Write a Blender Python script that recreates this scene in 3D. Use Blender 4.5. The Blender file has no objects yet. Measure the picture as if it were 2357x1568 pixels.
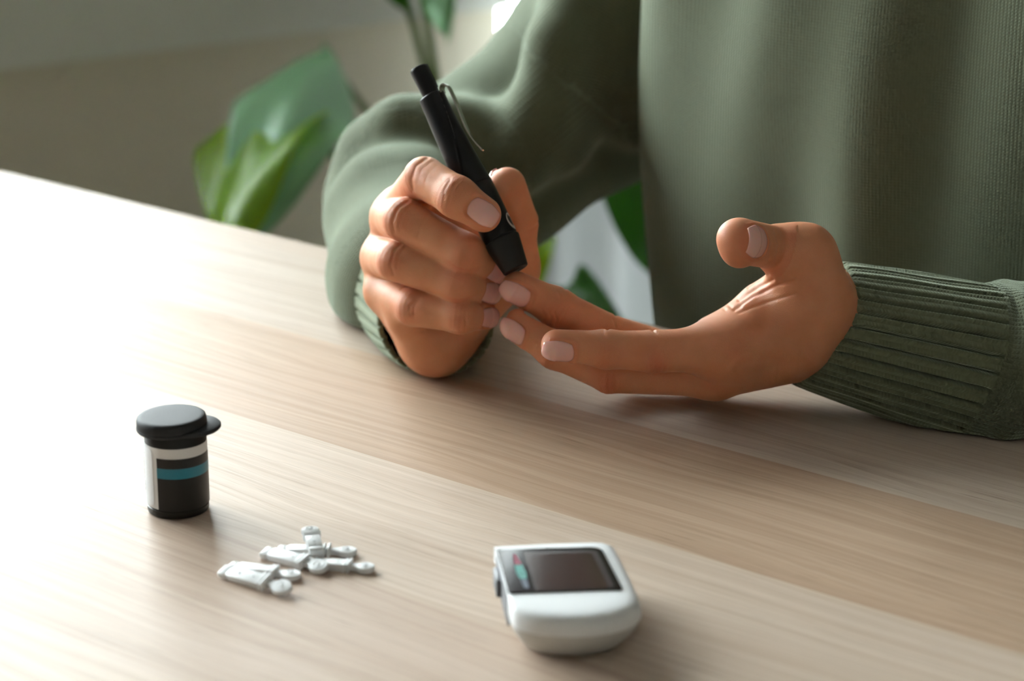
import bpy, bmesh, math, random
import numpy as np
from mathutils import Vector, Matrix

random.seed(7)
rng = np.random.default_rng(7)
SC = bpy.context.scene
COL = SC.collection
R_ = math.radians

# ------------------------------------------------------------------ camera, world, light, exposure
FPX = 85.0 / 36.0 * 2357.0
PITCH = R_(17.5)
CAMH = 0.343
cF = np.array([0, math.cos(PITCH), -math.sin(PITCH)])
cU = np.array([0, math.sin(PITCH), math.cos(PITCH)])
cR = np.array([1.0, 0, 0])
cC = np.array([0, 0, CAMH])


def PX(x, y, Z):
    """world point seen at photo pixel x, y at depth Z (metres)"""
    return cC + Z * (cF + (x - 1178.5) / FPX * cR - (y - 784) / FPX * cU)


def RP(r, Z):
    return r * Z / FPX


def GP(x, y, z=0.0):
    d = cF + (x - 1178.5) / FPX * cR - (y - 784) / FPX * cU
    return cC + (z - CAMH) / d[2] * d


cam = bpy.data.cameras.new('camera')
cam.lens = 85.0
cam.sensor_width = 36.0
cam.sensor_fit = 'HORIZONTAL'
cam.clip_start = 0.05
cam.clip_end = 60
cam.dof.use_dof = True
cam.dof.focus_distance = 0.98
cam.dof.aperture_fstop = 8.0
cam.dof.aperture_blades = 9
camo = bpy.data.objects.new('camera', cam)
COL.objects.link(camo)
camo.location = cC
camo.rotation_euler = (R_(90) - PITCH, 0, 0)
SC.camera = camo

world = bpy.data.worlds.new('overcast_sky')
SC.world = world
world.use_nodes = True
wn = world.node_tree.nodes
wn['Background'].inputs[0].default_value = (0.93, 0.97, 1.0, 1)
wn['Background'].inputs[1].default_value = 29.5

SC.view_settings.view_transform = 'Standard'
SC.view_settings.look = 'None'
SC.view_settings.gamma = 1.0
SC.view_settings.use_curve_mapping = False
SC.view_settings.exposure = 0.0

# room frame: s along the window wall (away to the right), n into the room
W0 = np.array([-0.4333, 2.0217, 0.0])
wS = np.array([0.8076, 0.5898, 0.0])
wN = np.array([0.5898, -0.8076, 0.0])
FLOOR = -0.74
CEIL = 1.90


def WP(s, n, z):
    return W0 + s * wS + n * wN + np.array([0, 0, z])


WROT = math.atan2(wS[1], wS[0])
WIN = (-1.45, 0.26, 0.10, 1.0)      # window opening s0, s1, z0, z1
DOORW = (0.52, 1.75, FLOOR, 1.60)   # glazed balcony door behind the curtain
WIN2 = (0.25, 1.75, 0.05, 1.55)     # second window, in the left wall (n0, n1, z0, z1)


def portal(name, loc, rotz, sx, sz):
    L = bpy.data.lights.new(name, 'AREA')
    L.shape = 'RECTANGLE'
    L.size = sx
    L.size_y = sz
    L.cycles.is_portal = True
    o = bpy.data.objects.new(name, L)
    COL.objects.link(o)
    o.location = loc
    o.rotation_euler = (R_(90), 0, rotz)
    return o


portal('window_daylight', WP((WIN[0] + WIN[1]) / 2, -0.20, (WIN[2] + WIN[3]) / 2), WROT, WIN[1] - WIN[0], WIN[3] - WIN[2])
portal('door_daylight', WP((DOORW[0] + DOORW[1]) / 2, -0.20, (DOORW[2] + DOORW[3]) / 2), WROT, DOORW[1] - DOORW[0], DOORW[3] - DOORW[2])


# ------------------------------------------------------------------ materials
def mat(name, col=(0.8, 0.8, 0.8), rough=0.5, **kw):
    m = bpy.data.materials.new(name)
    m.use_nodes = True
    b = m.node_tree.nodes['Principled BSDF']
    b.inputs['Base Color'].default_value = (*col, 1)
    b.inputs['Roughness'].default_value = rough
    for k, v in kw.items():
        b.inputs[k.replace('_', ' ')].default_value = v
    return m


class NT:
    """small node-tree writer"""

    def __init__(self, m):
        self.t = m.node_tree
        self.b = self.t.nodes['Principled BSDF']

    def n(self, typ, **kw):
        x = self.t.nodes.new(typ)
        for k, v in kw.items():
            setattr(x, k, v)
        return x

    def set(self, node, key, v):
        if hasattr(v, 'is_output'):
            self.t.links.new(v, node.inputs[key])
        else:
            node.inputs[key].default_value = v

    def math(self, op, a, b=0.0, c=None, clamp=False):
        x = self.n('ShaderNodeMath', operation=op, use_clamp=clamp)
        self.set(x, 0, a)
        self.set(x, 1, b)
        if c is not None:
            self.set(x, 2, c)
        return x.outputs[0]

    def noise(self, vec, scale, detail=3, rough=0.5, dist=0.0):
        x = self.n('ShaderNodeTexNoise')
        if vec is not None:
            self.set(x, 'Vector', vec)
        x.inputs['Scale'].default_value = scale
        x.inputs['Detail'].default_value = detail
        x.inputs['Roughness'].default_value = rough
        x.inputs['Distortion'].default_value = dist
        return x.outputs[0]

    def mapping(self, vec, scale=(1, 1, 1), loc=(0, 0, 0), rot=(0, 0, 0)):
        x = self.n('ShaderNodeMapping')
        self.set(x, 'Vector', vec)
        x.inputs['Scale'].default_value = scale
        self.set(x, 'Location', loc)
        x.inputs['Rotation'].default_value = rot
        return x.outputs[0]

    def ramp(self, fac, stops):
        x = self.n('ShaderNodeValToRGB')
        e = x.color_ramp.elements
        while len(e) < len(stops):
            e.new(0.5)
        for q, (p, c) in zip(e, stops):
            q.position = p
            q.color = (*c, 1) if len(c) == 3 else c
        self.set(x, 0, fac)
        return x.outputs[0]

    def mix(self, fac, a, b, mode='MIX'):
        x = self.n('ShaderNodeMix', data_type='RGBA', blend_type=mode)
        self.set(x, 0, fac)
        for k, v in ((6, a), (7, b)):
            if isinstance(v, tuple) and len(v) == 3:
                v = (*v, 1)
            self.set(x, k, v)
        return x.outputs[2]

    def bump(self, h, strength=0.3, dist=0.001, normal=None):
        x = self.n('ShaderNodeBump')
        self.set(x, 'Height', h)
        x.inputs['Strength'].default_value = strength
        x.inputs['Distance'].default_value = dist
        if normal is not None:
            self.set(x, 'Normal', normal)
        return x.outputs[0]

    def attr(self, name):
        return self.n('ShaderNodeAttribute', attribute_name=name)

    def coord(self, which='Object'):
        return self.n('ShaderNodeTexCoord').outputs[which]

    def out(self, key, v):
        self.set(self.b, key, v)


def grain_plastic(name, col, rough, scale=900, strength=0.12, **kw):
    m = mat(name, col, rough, **kw)
    t = NT(m)
    h = t.noise(t.coord(), scale, 2)
    t.out('Normal', t.bump(h, strength, 0.0004))
    return m


# wall paint
def paint(name, col, rough=0.75):
    m = mat(name, col, rough)
    t = NT(m)
    c = t.coord()
    h = t.noise(c, 160, 4)
    big = t.noise(c, 2.3, 3)
    t.out('Base Color', t.mix(t.math('MULTIPLY', big, 0.35), col, tuple(x * 0.9 for x in col)))
    t.out('Normal', t.bump(h, 0.12, 0.001))
    return m


M_TAUPE = paint('taupe_wall_paint', (0.80, 0.73, 0.60))
M_WHITEWALL = paint('warm_grey_wall_paint', (0.64, 0.61, 0.55))
M_SILL = paint('white_sill_paint', (0.86, 0.86, 0.80), 0.5)
M_CEIL = paint('ceiling_paint', (0.60, 0.58, 0.55))
M_FRAME = mat('window_frame_white', (0.8, 0.8, 0.8), 0.4)


def floor_mat():
    m = mat('oak_floor', (0.35, 0.25, 0.17), 0.45)
    t = NT(m)
    c = t.coord()
    g = t.noise(t.mapping(c, (2, 30, 1)), 3.0, 6)
    r = t.n('ShaderNodeObjectInfo').outputs['Random']
    base = t.mix(r, (0.74, 0.67, 0.56), (0.78, 0.70, 0.58))
    t.out('Base Color', t.mix(t.math('MULTIPLY', g, 0.4), base, (0.45, 0.36, 0.26)))
    return m


M_FLOOR = floor_mat()


def thin_glass():
    m = bpy.data.materials.new('window_glass')
    m.use_nodes = True
    t = m.node_tree
    t.nodes.remove(t.nodes['Principled BSDF'])
    out = t.nodes['Material Output']
    tr = t.nodes.new('ShaderNodeBsdfTransparent')
    tr.inputs[0].default_value = (0.94, 0.97, 0.96, 1)
    gl = t.nodes.new('ShaderNodeBsdfGlossy')
    gl.inputs['Roughness'].default_value = 0.02
    fr = t.nodes.new('ShaderNodeFresnel')
    mx = t.nodes.new('ShaderNodeMixShader')
    t.links.new(fr.outputs[0], mx.inputs[0])
    t.links.new(tr.outputs[0], mx.inputs[1])
    t.links.new(gl.outputs[0], mx.inputs[2])
    t.links.new(mx.outputs[0], out.inputs[0])
    return m


M_GLASS = thin_glass()


def translucent(name, col, tcol, fac, rough=0.8, veins=None):
    m = mat(name, col, rough)
    t = m.node_tree
    b = t.nodes['Principled BSDF']
    tr = t.nodes.new('ShaderNodeBsdfTranslucent')
    tr.inputs[0].default_value = (*tcol, 1)
    mx = t.nodes.new('ShaderNodeMixShader')
    mx.inputs[0].default_value = fac
    t.links.new(b.outputs[0], mx.inputs[1])
    t.links.new(tr.outputs[0], mx.inputs[2])
    t.links.new(mx.outputs[0], t.nodes['Material Output'].inputs[0])
    return m


M_CURTAIN = translucent('sheer_white_curtain', (0.62, 0.63, 0.62), (0.16, 0.165, 0.165), 0.25)
M_LEAF = translucent('glossy_leaf', (0.035, 0.17, 0.012), (0.10, 0.30, 0.005), 0.45, 0.4)
M_LEAF3 = translucent('sky_sheen_leaf', (0.34, 0.62, 0.36), (0.30, 0.60, 0.10), 0.35, 0.36)  # sky sheen on the leaf put into a paler base colour
M_LEAF2 = translucent('bright_leaf', (0.26, 0.46, 0.04), (0.60, 0.70, 0.012), 0.6, 0.34)
M_STEM = mat('plant_stem', (0.16, 0.22, 0.07), 0.5)
M_SOIL = mat('potting_soil', (0.03, 0.02, 0.015), 0.95)
M_POT = grain_plastic('white_ceramic', (0.78, 0.78, 0.76), 0.4, 60, 0.05)


def wood_mat():
    m = mat('pale_oak_veneer', (0.5, 0.38, 0.26), 0.36)
    t = NT(m)
    c = t.coord()
    info = t.n('ShaderNodeObjectInfo')
    off = t.n('ShaderNodeCombineXYZ')
    t.set(off, 0, t.math('MULTIPLY', info.outputs['Random'], 37.0))
    t.set(off, 1, t.math('MULTIPLY', info.outputs['Random'], 91.0))
    add = t.n('ShaderNodeVectorMath', operation='ADD')
    t.set(add, 0, c)
    t.set(add, 1, off.outputs[0])
    v = add.outputs[0]
    wav = t.noise(t.mapping(v, (1.6, 9, 1)), 2.2, 2)
    warp = t.n('ShaderNodeCombineXYZ')
    t.set(warp, 1, t.math('MULTIPLY', wav, 0.030))
    add2 = t.n('ShaderNodeVectorMath', operation='ADD')
    t.set(add2, 0, v)
    t.set(add2, 1, warp.outputs[0])
    vw = add2.outputs[0]
    bands = t.noise(t.mapping(vw, (1.1, 85, 1)), 2.6, 5, 0.65)
    fine = t.noise(t.mapping(vw, (7, 560, 1)), 2.0, 4, 0.65)
    pores = t.noise(t.mapping(vw, (14, 620, 1)), 2.3, 2, 0.5)
    patch = t.noise(t.mapping(vw, (2.2, 5, 1)), 3.0, 2)
    base = info.outputs['Color']
    dark = t.mix(1.0, base, (0.68, 0.60, 0.53), 'MULTIPLY')
    col = t.mix(t.ramp(bands, [(0.36, (0, 0, 0)), (0.70, (0.7, 0.7, 0.7))]), base, dark)
    light = t.mix(1.0, col, (1.13, 1.13, 1.13), 'MULTIPLY')
    col = t.mix(t.ramp(fine, [(0.35, (0, 0, 0)), (0.65, (1, 1, 1))]), col, light)
    pk = t.math('MULTIPLY', t.ramp(pores, [(0.60, (0, 0, 0)), (0.70, (1, 1, 1))]), t.ramp(patch, [(0.40, (0.15, 0.15, 0.15)), (0.62, (1, 1, 1))]))
    col = t.mix(t.math('MULTIPLY', pk, 0.55), col, (0.20, 0.13, 0.08))
    t.out('Base Color', col)
    hb = t.math('SUBTRACT', t.math('MULTIPLY', fine, 0.5), pk)
    t.out('Normal', t.bump(hb, 0.16, 0.0004))
    t.out('Roughness', t.math('ADD', 0.43, t.math('MULTIPLY', fine, 0.12)))
    t.b.inputs['Specular IOR Level'].default_value = 0.15
    return m


M_WOOD = wood_mat()
M_LEGWOOD = mat('table_leg_white', (0.75, 0.74, 0.72), 0.4)


def skin_mat():
    m = mat('skin', (0.60, 0.33, 0.22), 0.42)
    t = NT(m)
    red = t.attr('red').outputs['Fac']
    wr = t.attr('wr').outputs['Fac']
    ws = t.attr('ws').outputs['Fac']
    c = t.coord()
    mott = t.noise(c, 120, 3)
    base = t.mix(mott, (0.65, 0.315, 0.175), (0.55, 0.220, 0.100))
    col = t.mix(t.math('MULTIPLY', red, 0.75, clamp=True), base, (0.55, 0.14, 0.07))
    t.out('Base Color', col)
    t.b.inputs['Subsurface Weight'].default_value = 0.22
    t.b.inputs['Subsurface Radius'].default_value = (1.0, 0.32, 0.16)
    t.b.inputs['Subsurface Scale'].default_value = 0.0035
    nz = t.noise(c, 330, 3)
    ph = t.math('ADD', t.math('MULTIPLY', ws, 2 * math.pi / 1.15), t.math('MULTIPLY', t.math('SUBTRACT', nz, 0.5), 14.0))
    ln = t.math('SINE', ph)
    ln = t.math('MULTIPLY', t.math('POWER', t.math('ABSOLUTE', ln), 0.6), wr)
    vo = t.n('ShaderNodeTexVoronoi', feature='DISTANCE_TO_EDGE')
    t.set(vo, 'Vector', c)
    vo.inputs['Scale'].default_value = 1500
    cells = t.math('MINIMUM', vo.outputs['Distance'], 0.25)
    nrm = t.bump(ln, 0.28, 0.0005)
    nrm = t.bump(cells, 0.35, 0.0004, nrm)
    nrm = t.bump(t.noise(c, 420, 3), 0.18, 0.0004, nrm)
    t.out('Normal', nrm)
    t.out('Roughness', t.math('ADD', 0.42, t.math('MULTIPLY', mott, 0.16)))
    t.b.inputs['Specular IOR Level'].default_value = 0.30
    return m


M_SKIN = skin_mat()
M_NAIL = mat('nail_gloss', (0.76, 0.41, 0.36), 0.16)
M_NAIL.node_tree.nodes['Principled BSDF'].inputs['Subsurface Weight'].default_value = 0.3
M_NAIL.node_tree.nodes['Principled BSDF'].inputs['Subsurface Scale'].default_value = 0.002
M_NAIL.node_tree.nodes['Principled BSDF'].inputs['Coat Weight'].default_value = 0.5
M_NAIL.node_tree.nodes['Principled BSDF'].inputs['Coat Roughness'].default_value = 0.06


def knit_mat(name, wale, course, strength, k=1.0, wobble=0.35):
    m = mat(name, (0.19, 0.205, 0.15), 0.9)
    t = NT(m)
    a = t.attr('knit').outputs['Vector']
    sp = t.n('ShaderNodeSeparateXYZ')
    t.set(sp, 0, a)
    wob = t.noise(t.mapping(a, (1, 1, 1)), 260, 2)
    uu = t.math('ADD', t.math('MULTIPLY', sp.outputs[0], 1 / wale), t.math('MULTIPLY', t.math('SUBTRACT', wob, 0.5), wobble))
    fr = t.math('FRACT', uu)
    tri = t.math('ABSOLUTE', t.math('SUBTRACT', fr, 0.5))
    vv = t.math('ADD', t.math('MULTIPLY', sp.outputs[1], 1 / course), t.math('MULTIPLY', tri, 0.8))
    wv = t.math('SQRT', t.math('ABSOLUTE', t.math('SINE', t.math('MULTIPLY', uu, math.pi))))
    cv = t.math('MULTIPLY', t.math('ADD', t.math('SINE', t.math('MULTIPLY', vv, 2 * math.pi)), 1.0), 0.5)
    h = t.math('MULTIPLY', wv, t.math('ADD', 0.45, t.math('MULTIPLY', cv, 0.55)))
    fz = t.noise(t.coord(), 1800, 3)
    h2 = t.math('ADD', h, t.math('MULTIPLY', fz, 0.18))
    big = t.noise(t.coord(), 500, 2)
    t.out('Base Color', t.mix(big, (0.100 * k, 0.112 * k, 0.068 * k), (0.076 * k, 0.086 * k, 0.050 * k)))
    t.out('Normal', t.bump(h2, strength, 0.0011))
    t.b.inputs['Sheen Weight'].default_value = 0.6
    t.b.inputs['Sheen Roughness'].default_value = 0.5
    t.b.inputs['Sheen Tint'].default_value = (0.80, 0.92, 0.74, 1)
    t.b.inputs['Specular IOR Level'].default_value = 0.15
    return m


M_KNIT = knit_mat('sage_knit', 0.0020, 0.0014, 0.45)
M_RIB = knit_mat('sage_rib_knit', 0.0031, 0.0014, 0.38, 1.3, 0.08)

M_PEN = grain_plastic('matte_black_plastic', (0.005, 0.005, 0.006), 0.33, 1400, 0.04, Specular_IOR_Level=0.22)
M_PENCAP = grain_plastic('black_rubber_cap', (0.009, 0.009, 0.009), 0.5, 1600, 0.08, Specular_IOR_Level=0.28)
M_STEEL = mat('clip_steel', (0.55, 0.52, 0.48), 0.22, Metallic=1.0)
M_PRINT = mat('light_grey_print', (0.62, 0.62, 0.60), 0.4)
M_LID = grain_plastic('lid_black_plastic', (0.016, 0.018, 0.021), 0.62, 2600, 0.30, Specular_IOR_Level=0.3)
M_VIAL = grain_plastic('vial_black_plastic', (0.008, 0.008, 0.007), 0.32, 900, 0.03, Specular_IOR_Level=0.28)
M_LABEL = mat('label_white_paper', (0.70, 0.69, 0.68), 0.4)
M_PEEL = mat('peel_label_white', (0.76, 0.77, 0.79), 0.35)
M_LBLACK = mat('label_black_print', (0.010, 0.009, 0.008), 0.33, Specular_IOR_Level=0.28)
M_TEAL = mat('label_teal_print', (0.0, 0.165, 0.235), 0.35)
M_LANCET = mat('white_lancet_plastic', (0.88, 0.89, 0.90), 0.35)
M_PITSHADE = mat('lancet_hole_shade', (0.35, 0.36, 0.37), 0.6)  # shade inside the stem holes, painted as grey
M_METER = grain_plastic('meter_white_plastic', (0.80, 0.81, 0.82), 0.38, 800, 0.03)
M_METERLOW = grain_plastic('meter_grey_shell', (0.56, 0.55, 0.52), 0.42, 800, 0.03)
M_SCREEN = mat('meter_screen_black', (0.008, 0.003, 0.003), 0.06, Specular_IOR_Level=0.12)
M_LCD = mat('meter_display_brown', (0.032, 0.011, 0.006), 0.10, Specular_IOR_Level=0.12)
M_LCDRIM = mat('display_rim', (0.030, 0.018, 0.020), 0.2, Specular_IOR_Level=0.15)
M_PINK = mat('marker_pink', (0.26, 0.015, 0.06), 0.3)
M_MINT = mat('marker_teal', (0.06, 0.28, 0.25), 0.3)
M_SLATE = mat('marker_slate', (0.06, 0.085, 0.13), 0.3)
M_BUTTON = mat('meter_button_grey', (0.12, 0.125, 0.14), 0.45)
M_CHAIR = mat('dark_chair_wood', (0.10, 0.07, 0.05), 0.5)


# ------------------------------------------------------------------ object helpers
def link(name, me, m=None, parent=None, smooth=True):
    o = bpy.data.objects.new(name, me)
    COL.objects.link(o)
    if m is not None and not me.materials:
        for q in (m if isinstance(m, (list, tuple)) else [m]):
            me.materials.append(q)
    if parent is not None:
        o.parent = parent
    if smooth and len(me.polygons):
        me.shade_smooth()
    return o


def empty(name, loc, label, cat, group=None, rotz=0.0):
    o = bpy.data.objects.new(name, None)
    COL.objects.link(o)
    o.empty_display_size = 0.02
    o.location = loc
    o.rotation_euler = (0, 0, rotz)
    o['label'] = label
    o['category'] = cat
    if group:
        o['group'] = group
    return o


def tag(o, label, cat, group=None, kind=None):
    o['label'] = label
    o['category'] = cat
    if group:
        o['group'] = group
    if kind:
        o['kind'] = kind
    return o


def pydata(name, v, f):
    me = bpy.data.meshes.new(name)
    me.from_pydata([tuple(map(float, q)) for q in v], [], [tuple(map(int, q)) for q in f])
    me.update()
    return me


def bigmesh(name, v, quads):
    """fast numpy quads -> mesh"""
    me = bpy.data.meshes.new(name)
    n, q = len(v), len(quads)
    me.vertices.add(n)
    me.vertices.foreach_set('co', np.ascontiguousarray(v, dtype=np.float32).ravel())
    me.loops.add(q * 4)
    me.loops.foreach_set('vertex_index', np.ascontiguousarray(quads, dtype=np.int32).ravel())
    me.polygons.add(q)
    me.polygons.foreach_set('loop_start', np.arange(0, q * 4, 4, dtype=np.int32))
    me.update(calc_edges=True)
    me.validate()
    return me


def box_me(name, x0, x1, y0, y1, z0, z1, bev=0.0, seg=2):
    bm = bmesh.new()
    bmesh.ops.create_cube(bm, size=1.0)
    for v in bm.verts:
        v.co = Vector(((x0 + x1) / 2 + v.co.x * (x1 - x0), (y0 + y1) / 2 + v.co.y * (y1 - y0), (z0 + z1) / 2 + v.co.z * (z1 - z0)))
    if bev > 0:
        bmesh.ops.bevel(bm, geom=bm.edges[:], offset=bev, segments=seg, profile=0.5, affect='EDGES')
    me = bpy.data.meshes.new(name)
    bm.to_mesh(me)
    bm.free()
    return me


def lathe_me(name, prof, n=64, mod=None):
    """prof: list of (r, z); mod(r, z, theta) -> r"""
    vs, fs = [], []
    for (r, z) in prof:
        for k in range(n):
            th = 2 * math.pi * k / n
            rr = mod(r, z, th) if mod else r
            vs.append((rr * math.cos(th), rr * math.sin(th), z))
    for i in range(len(prof) - 1):
        for k in range(n):
            k2 = (k + 1) % n
            fs.append((i * n + k, i * n + k2, (i + 1) * n + k2, (i + 1) * n + k))
    fs.append(tuple(range(n - 1, -1, -1)))
    fs.append(tuple((len(prof) - 1) * n + k for k in range(n)))
    return pydata(name, vs, fs)


def sharp(me, ang=35):
    me.shade_smooth()
    try:
        me.set_sharp_from_angle(angle=R_(ang))
    except Exception:
        pass


def tube_me(name, pts, rad, n=10):
    """closed tube along points with per-point radius"""
    pts = [np.array(p, float) for p in pts]
    vs, fs = [], []
    t0 = pts[1] - pts[0]
    up = np.array([0, 0, 1.0]) if abs(t0[2]) < 0.9 * np.linalg.norm(t0) else np.array([1.0, 0, 0])
    for i, p in enumerate(pts):
        t = pts[min(i + 1, len(pts) - 1)] - pts[max(i - 1, 0)]
        t /= np.linalg.norm(t)
        a = np.cross(t, up)
        a /= np.linalg.norm(a)
        b = np.cross(a, t)
        up = b
        for k in range(n):
            th = 2 * math.pi * k / n
            vs.append(p + rad[i] * (math.cos(th) * a + math.sin(th) * b))
    for i in range(len(pts) - 1):
        for k in range(n):
            k2 = (k + 1) % n
            fs.append((i * n + k, i * n + k2, (i + 1) * n + k2, (i + 1) * n + k))
    fs.append(tuple(range(n - 1, -1, -1)))
    fs.append(tuple((len(pts) - 1) * n + k for k in range(n)))
    return pydata(name, vs, fs)


def spline(pts, n):
    """Catmull-Rom through pts (arrays of any width)"""
    P = np.array(pts, float)
    P = np.vstack([2 * P[0] - P[1], P, 2 * P[-1] - P[-2]])
    out = []
    m = len(P) - 3
    for i in range(n):
        x = i / (n - 1) * m
        k = min(int(x), m - 1)
        t = x - k
        a, b, c, d = P[k:k + 4]
        out.append(0.5 * ((2 * b) + (c - a) * t + (2 * a - 5 * b + 4 * c - d) * t * t + (3 * b - a - 3 * c + d) * t ** 3))
    return np.array(out)


# ------------------------------------------------------------------ implicit surfaces (smooth union, meshed by surface nets)
class Grid:
    def __init__(self, lo, hi, h):
        self.h = h
        self.lo = np.array(lo, np.float64)
        self.n = np.ceil((np.array(hi) - self.lo) / h).astype(int) + 1

    def full(self):
        return np.full(self.n, 1.0, np.float32)

    def sub(self, lo, hi):
        a = np.clip(np.floor((lo - self.lo) / self.h).astype(int), 0, self.n)
        b = np.clip(np.ceil((hi - self.lo) / self.h).astype(int) + 1, 0, self.n)
        if np.any(b - a < 1):
            return None
        ax = [(self.lo[i] + self.h * np.arange(a[i], b[i])).astype(np.float32) for i in range(3)]
        return (slice(a[0], b[0]), slice(a[1], b[1]), slice(a[2], b[2])), (ax[0][:, None, None], ax[1][None, :, None], ax[2][None, None, :])


def smin(a, b, k):
    h = np.maximum(k - np.abs(a - b), 0) / k
    return np.minimum(a, b) - h * h * k * 0.25


def d_cone(X, a, b, ra, rb, sq=None):
    """tapered capsule; sq = (axis, factor) squashes the section along a direction"""
    ba = b - a
    L = max(float(ba @ ba), 1e-12)
    px, py, pz = X[0] - np.float32(a[0]), X[1] - np.float32(a[1]), X[2] - np.float32(a[2])
    t = np.clip((px * ba[0] + py * ba[1] + pz * ba[2]) / L, 0, 1).astype(np.float32)
    qx, qy, qz = px - t * np.float32(ba[0]), py - t * np.float32(ba[1]), pz - t * np.float32(ba[2])
    d2 = qx * qx + qy * qy + qz * qz
    if sq is not None:
        ax, f = sq
        s = qx * np.float32(ax[0]) + qy * np.float32(ax[1]) + qz * np.float32(ax[2])
        d2 = d2 + s * s * np.float32(f * f - 1)
    return np.sqrt(d2) - (ra + (rb - ra) * t)


def add_prims(g, arr, prims, k, margin=0.016):
    for pr in prims:
        a, b, ra, rb = pr[:4]
        sq = pr[4] if len(pr) > 4 else None
        r = max(ra, rb) + margin
        s = g.sub(np.minimum(a, b) - r, np.maximum(a, b) + r)
        if s is None:
            continue
        sl, X = s
        d = d_cone(X, a, b, ra, rb, sq)
        arr[sl] = smin(arr[sl], d.astype(np.float32), k)
    return arr


def surface_nets(g, D):
    ins = D < 0
    nx, ny, nz = D.shape
    c = np.zeros((nx - 1, ny - 1, nz - 1), np.uint8)
    for i in (0, 1):
        for j in (0, 1):
            for k in (0, 1):
                c += ins[i:nx - 1 + i, j:ny - 1 + j, k:nz - 1 + k]
    act = np.argwhere((c > 0) & (c < 8))
    idx = np.full(c.shape, -1, np.int64)
    idx[act[:, 0], act[:, 1], act[:, 2]] = np.arange(len(act))
    acc = np.zeros((len(act), 3))
    cnt = np.zeros(len(act))
    corners = [(i, j, k) for i in (0, 1) for j in (0, 1) for k in (0, 1)]
    for p in corners:
        for ax in range(3):
            if p[ax]:
                continue
            q = list(p)
            q[ax] = 1
            d0 = D[act[:, 0] + p[0], act[:, 1] + p[1], act[:, 2] + p[2]].astype(np.float64)
            d1 = D[act[:, 0] + q[0], act[:, 1] + q[1], act[:, 2] + q[2]].astype(np.float64)
            m = (d0 < 0) != (d1 < 0)
            t = d0[m] / (d0[m] - d1[m])
            w = np.tile(np.array(p, float), (m.sum(), 1))
            w[:, ax] += t
            acc[m] += w
            cnt[m] += 1
    V = g.lo + g.h * (act + acc / cnt[:, None])
    quads = []
    for ax in range(3):
        sh = [slice(None)] * 3
        sh2 = [slice(None)] * 3
        sh[ax] = slice(0, -1)
        sh2[ax] = slice(1, None)
        A, B = ins[tuple(sh)], ins[tuple(sh2)]
        e = np.argwhere(A != B)
        o1, o2 = [(1, 2), (2, 0), (0, 1)][ax]
        e = e[(e[:, o1] > 0) & (e[:, o2] > 0) & (e[:, o1] < D.shape[o1] - 1) & (e[:, o2] < D.shape[o2] - 1)]
        fl = A[e[:, 0], e[:, 1], e[:, 2]]
        ids = []
        for (da, db) in ((0, 0), (-1, 0), (-1, -1), (0, -1)):
            q = e.copy()
            q[:, o1] += da
            q[:, o2] += db
            ids.append(idx[q[:, 0], q[:, 1], q[:, 2]])
        Q = np.stack(ids, 1)
        Q[~fl] = Q[~fl][:, ::-1]
        quads.append(Q)
    return V, np.vstack(quads)


def smooth_verts(V, Q, it=2, lam=0.5):
    for _ in range(it):
        S = np.zeros_like(V)
        n = np.zeros(len(V))
        for i in range(4):
            a, b = Q[:, i], Q[:, (i + 1) % 4]
            for c in range(3):
                S[:, c] += np.bincount(a, V[b, c], len(V)) + np.bincount(b, V[a, c], len(V))
            n += np.bincount(a, minlength=len(V)) + np.bincount(b, minlength=len(V))
        V = V + lam * (S / np.maximum(n, 1)[:, None] - V)
    return V


def vnormals(V, Q):
    fn = np.cross(V[Q[:, 2]] - V[Q[:, 0]], V[Q[:, 3]] - V[Q[:, 1]])
    N = np.zeros_like(V)
    for i in range(4):
        for c in range(3):
            N[:, c] += np.bincount(Q[:, i], fn[:, c], len(V))
    return N / np.maximum(np.linalg.norm(N, axis=1), 1e-12)[:, None]


def set_attr(me, name, typ, data):
    a = me.attributes.new(name, typ, 'POINT')
    a.data.foreach_set('vector' if typ == 'FLOAT_VECTOR' else 'value', np.ascontiguousarray(data, np.float32).ravel())


def unit(v):
    v = np.array(v, float)
    return v / np.linalg.norm(v)


def sstep(a, b, x):
    t = np.clip((x - a) / (b - a), 0, 1)
    return t * t * (3 - 2 * t)

# ------------------------------------------------------------------ room shell
def wall_box(name, s0, s1, n0, n1, z0, z1, m, parent=None, bev=0.0):
    me = box_me(name, s0, s1, n0, n1, z0, z1, bev)
    o = link(name, me, m, parent, smooth=False)
    if parent is None:
        o.location = (W0[0], W0[1], 0)
        # local x = along the wall, local y = out of the room (-n)
        o.rotation_euler = (0, 0, WROT)
        o['kind'] = 'structure'
    return o


# in wall-local coordinates y = -n (room is at negative y)
S0, S1, ND = -2.6, 3.6, 4.2
TH = 0.22


def joined_boxes(name, boxes, m):
    bm = bmesh.new()
    for (x0, x1, y0, y1, z0, z1) in boxes:
        r = bmesh.ops.create_cube(bm, size=1.0)
        for v in r['verts']:
            v.co = Vector(((x0 + x1) / 2 + v.co.x * (x1 - x0), (y0 + y1) / 2 + v.co.y * (y1 - y0), (z0 + z1) / 2 + v.co.z * (z1 - z0)))
    me = bpy.data.meshes.new(name)
    bm.to_mesh(me)
    bm.free()
    o = link(name, me, m, smooth=False)
    o.location = (W0[0], W0[1], 0)
    o.rotation_euler = (0, 0, WROT)
    o['kind'] = 'structure'
    return o


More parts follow.
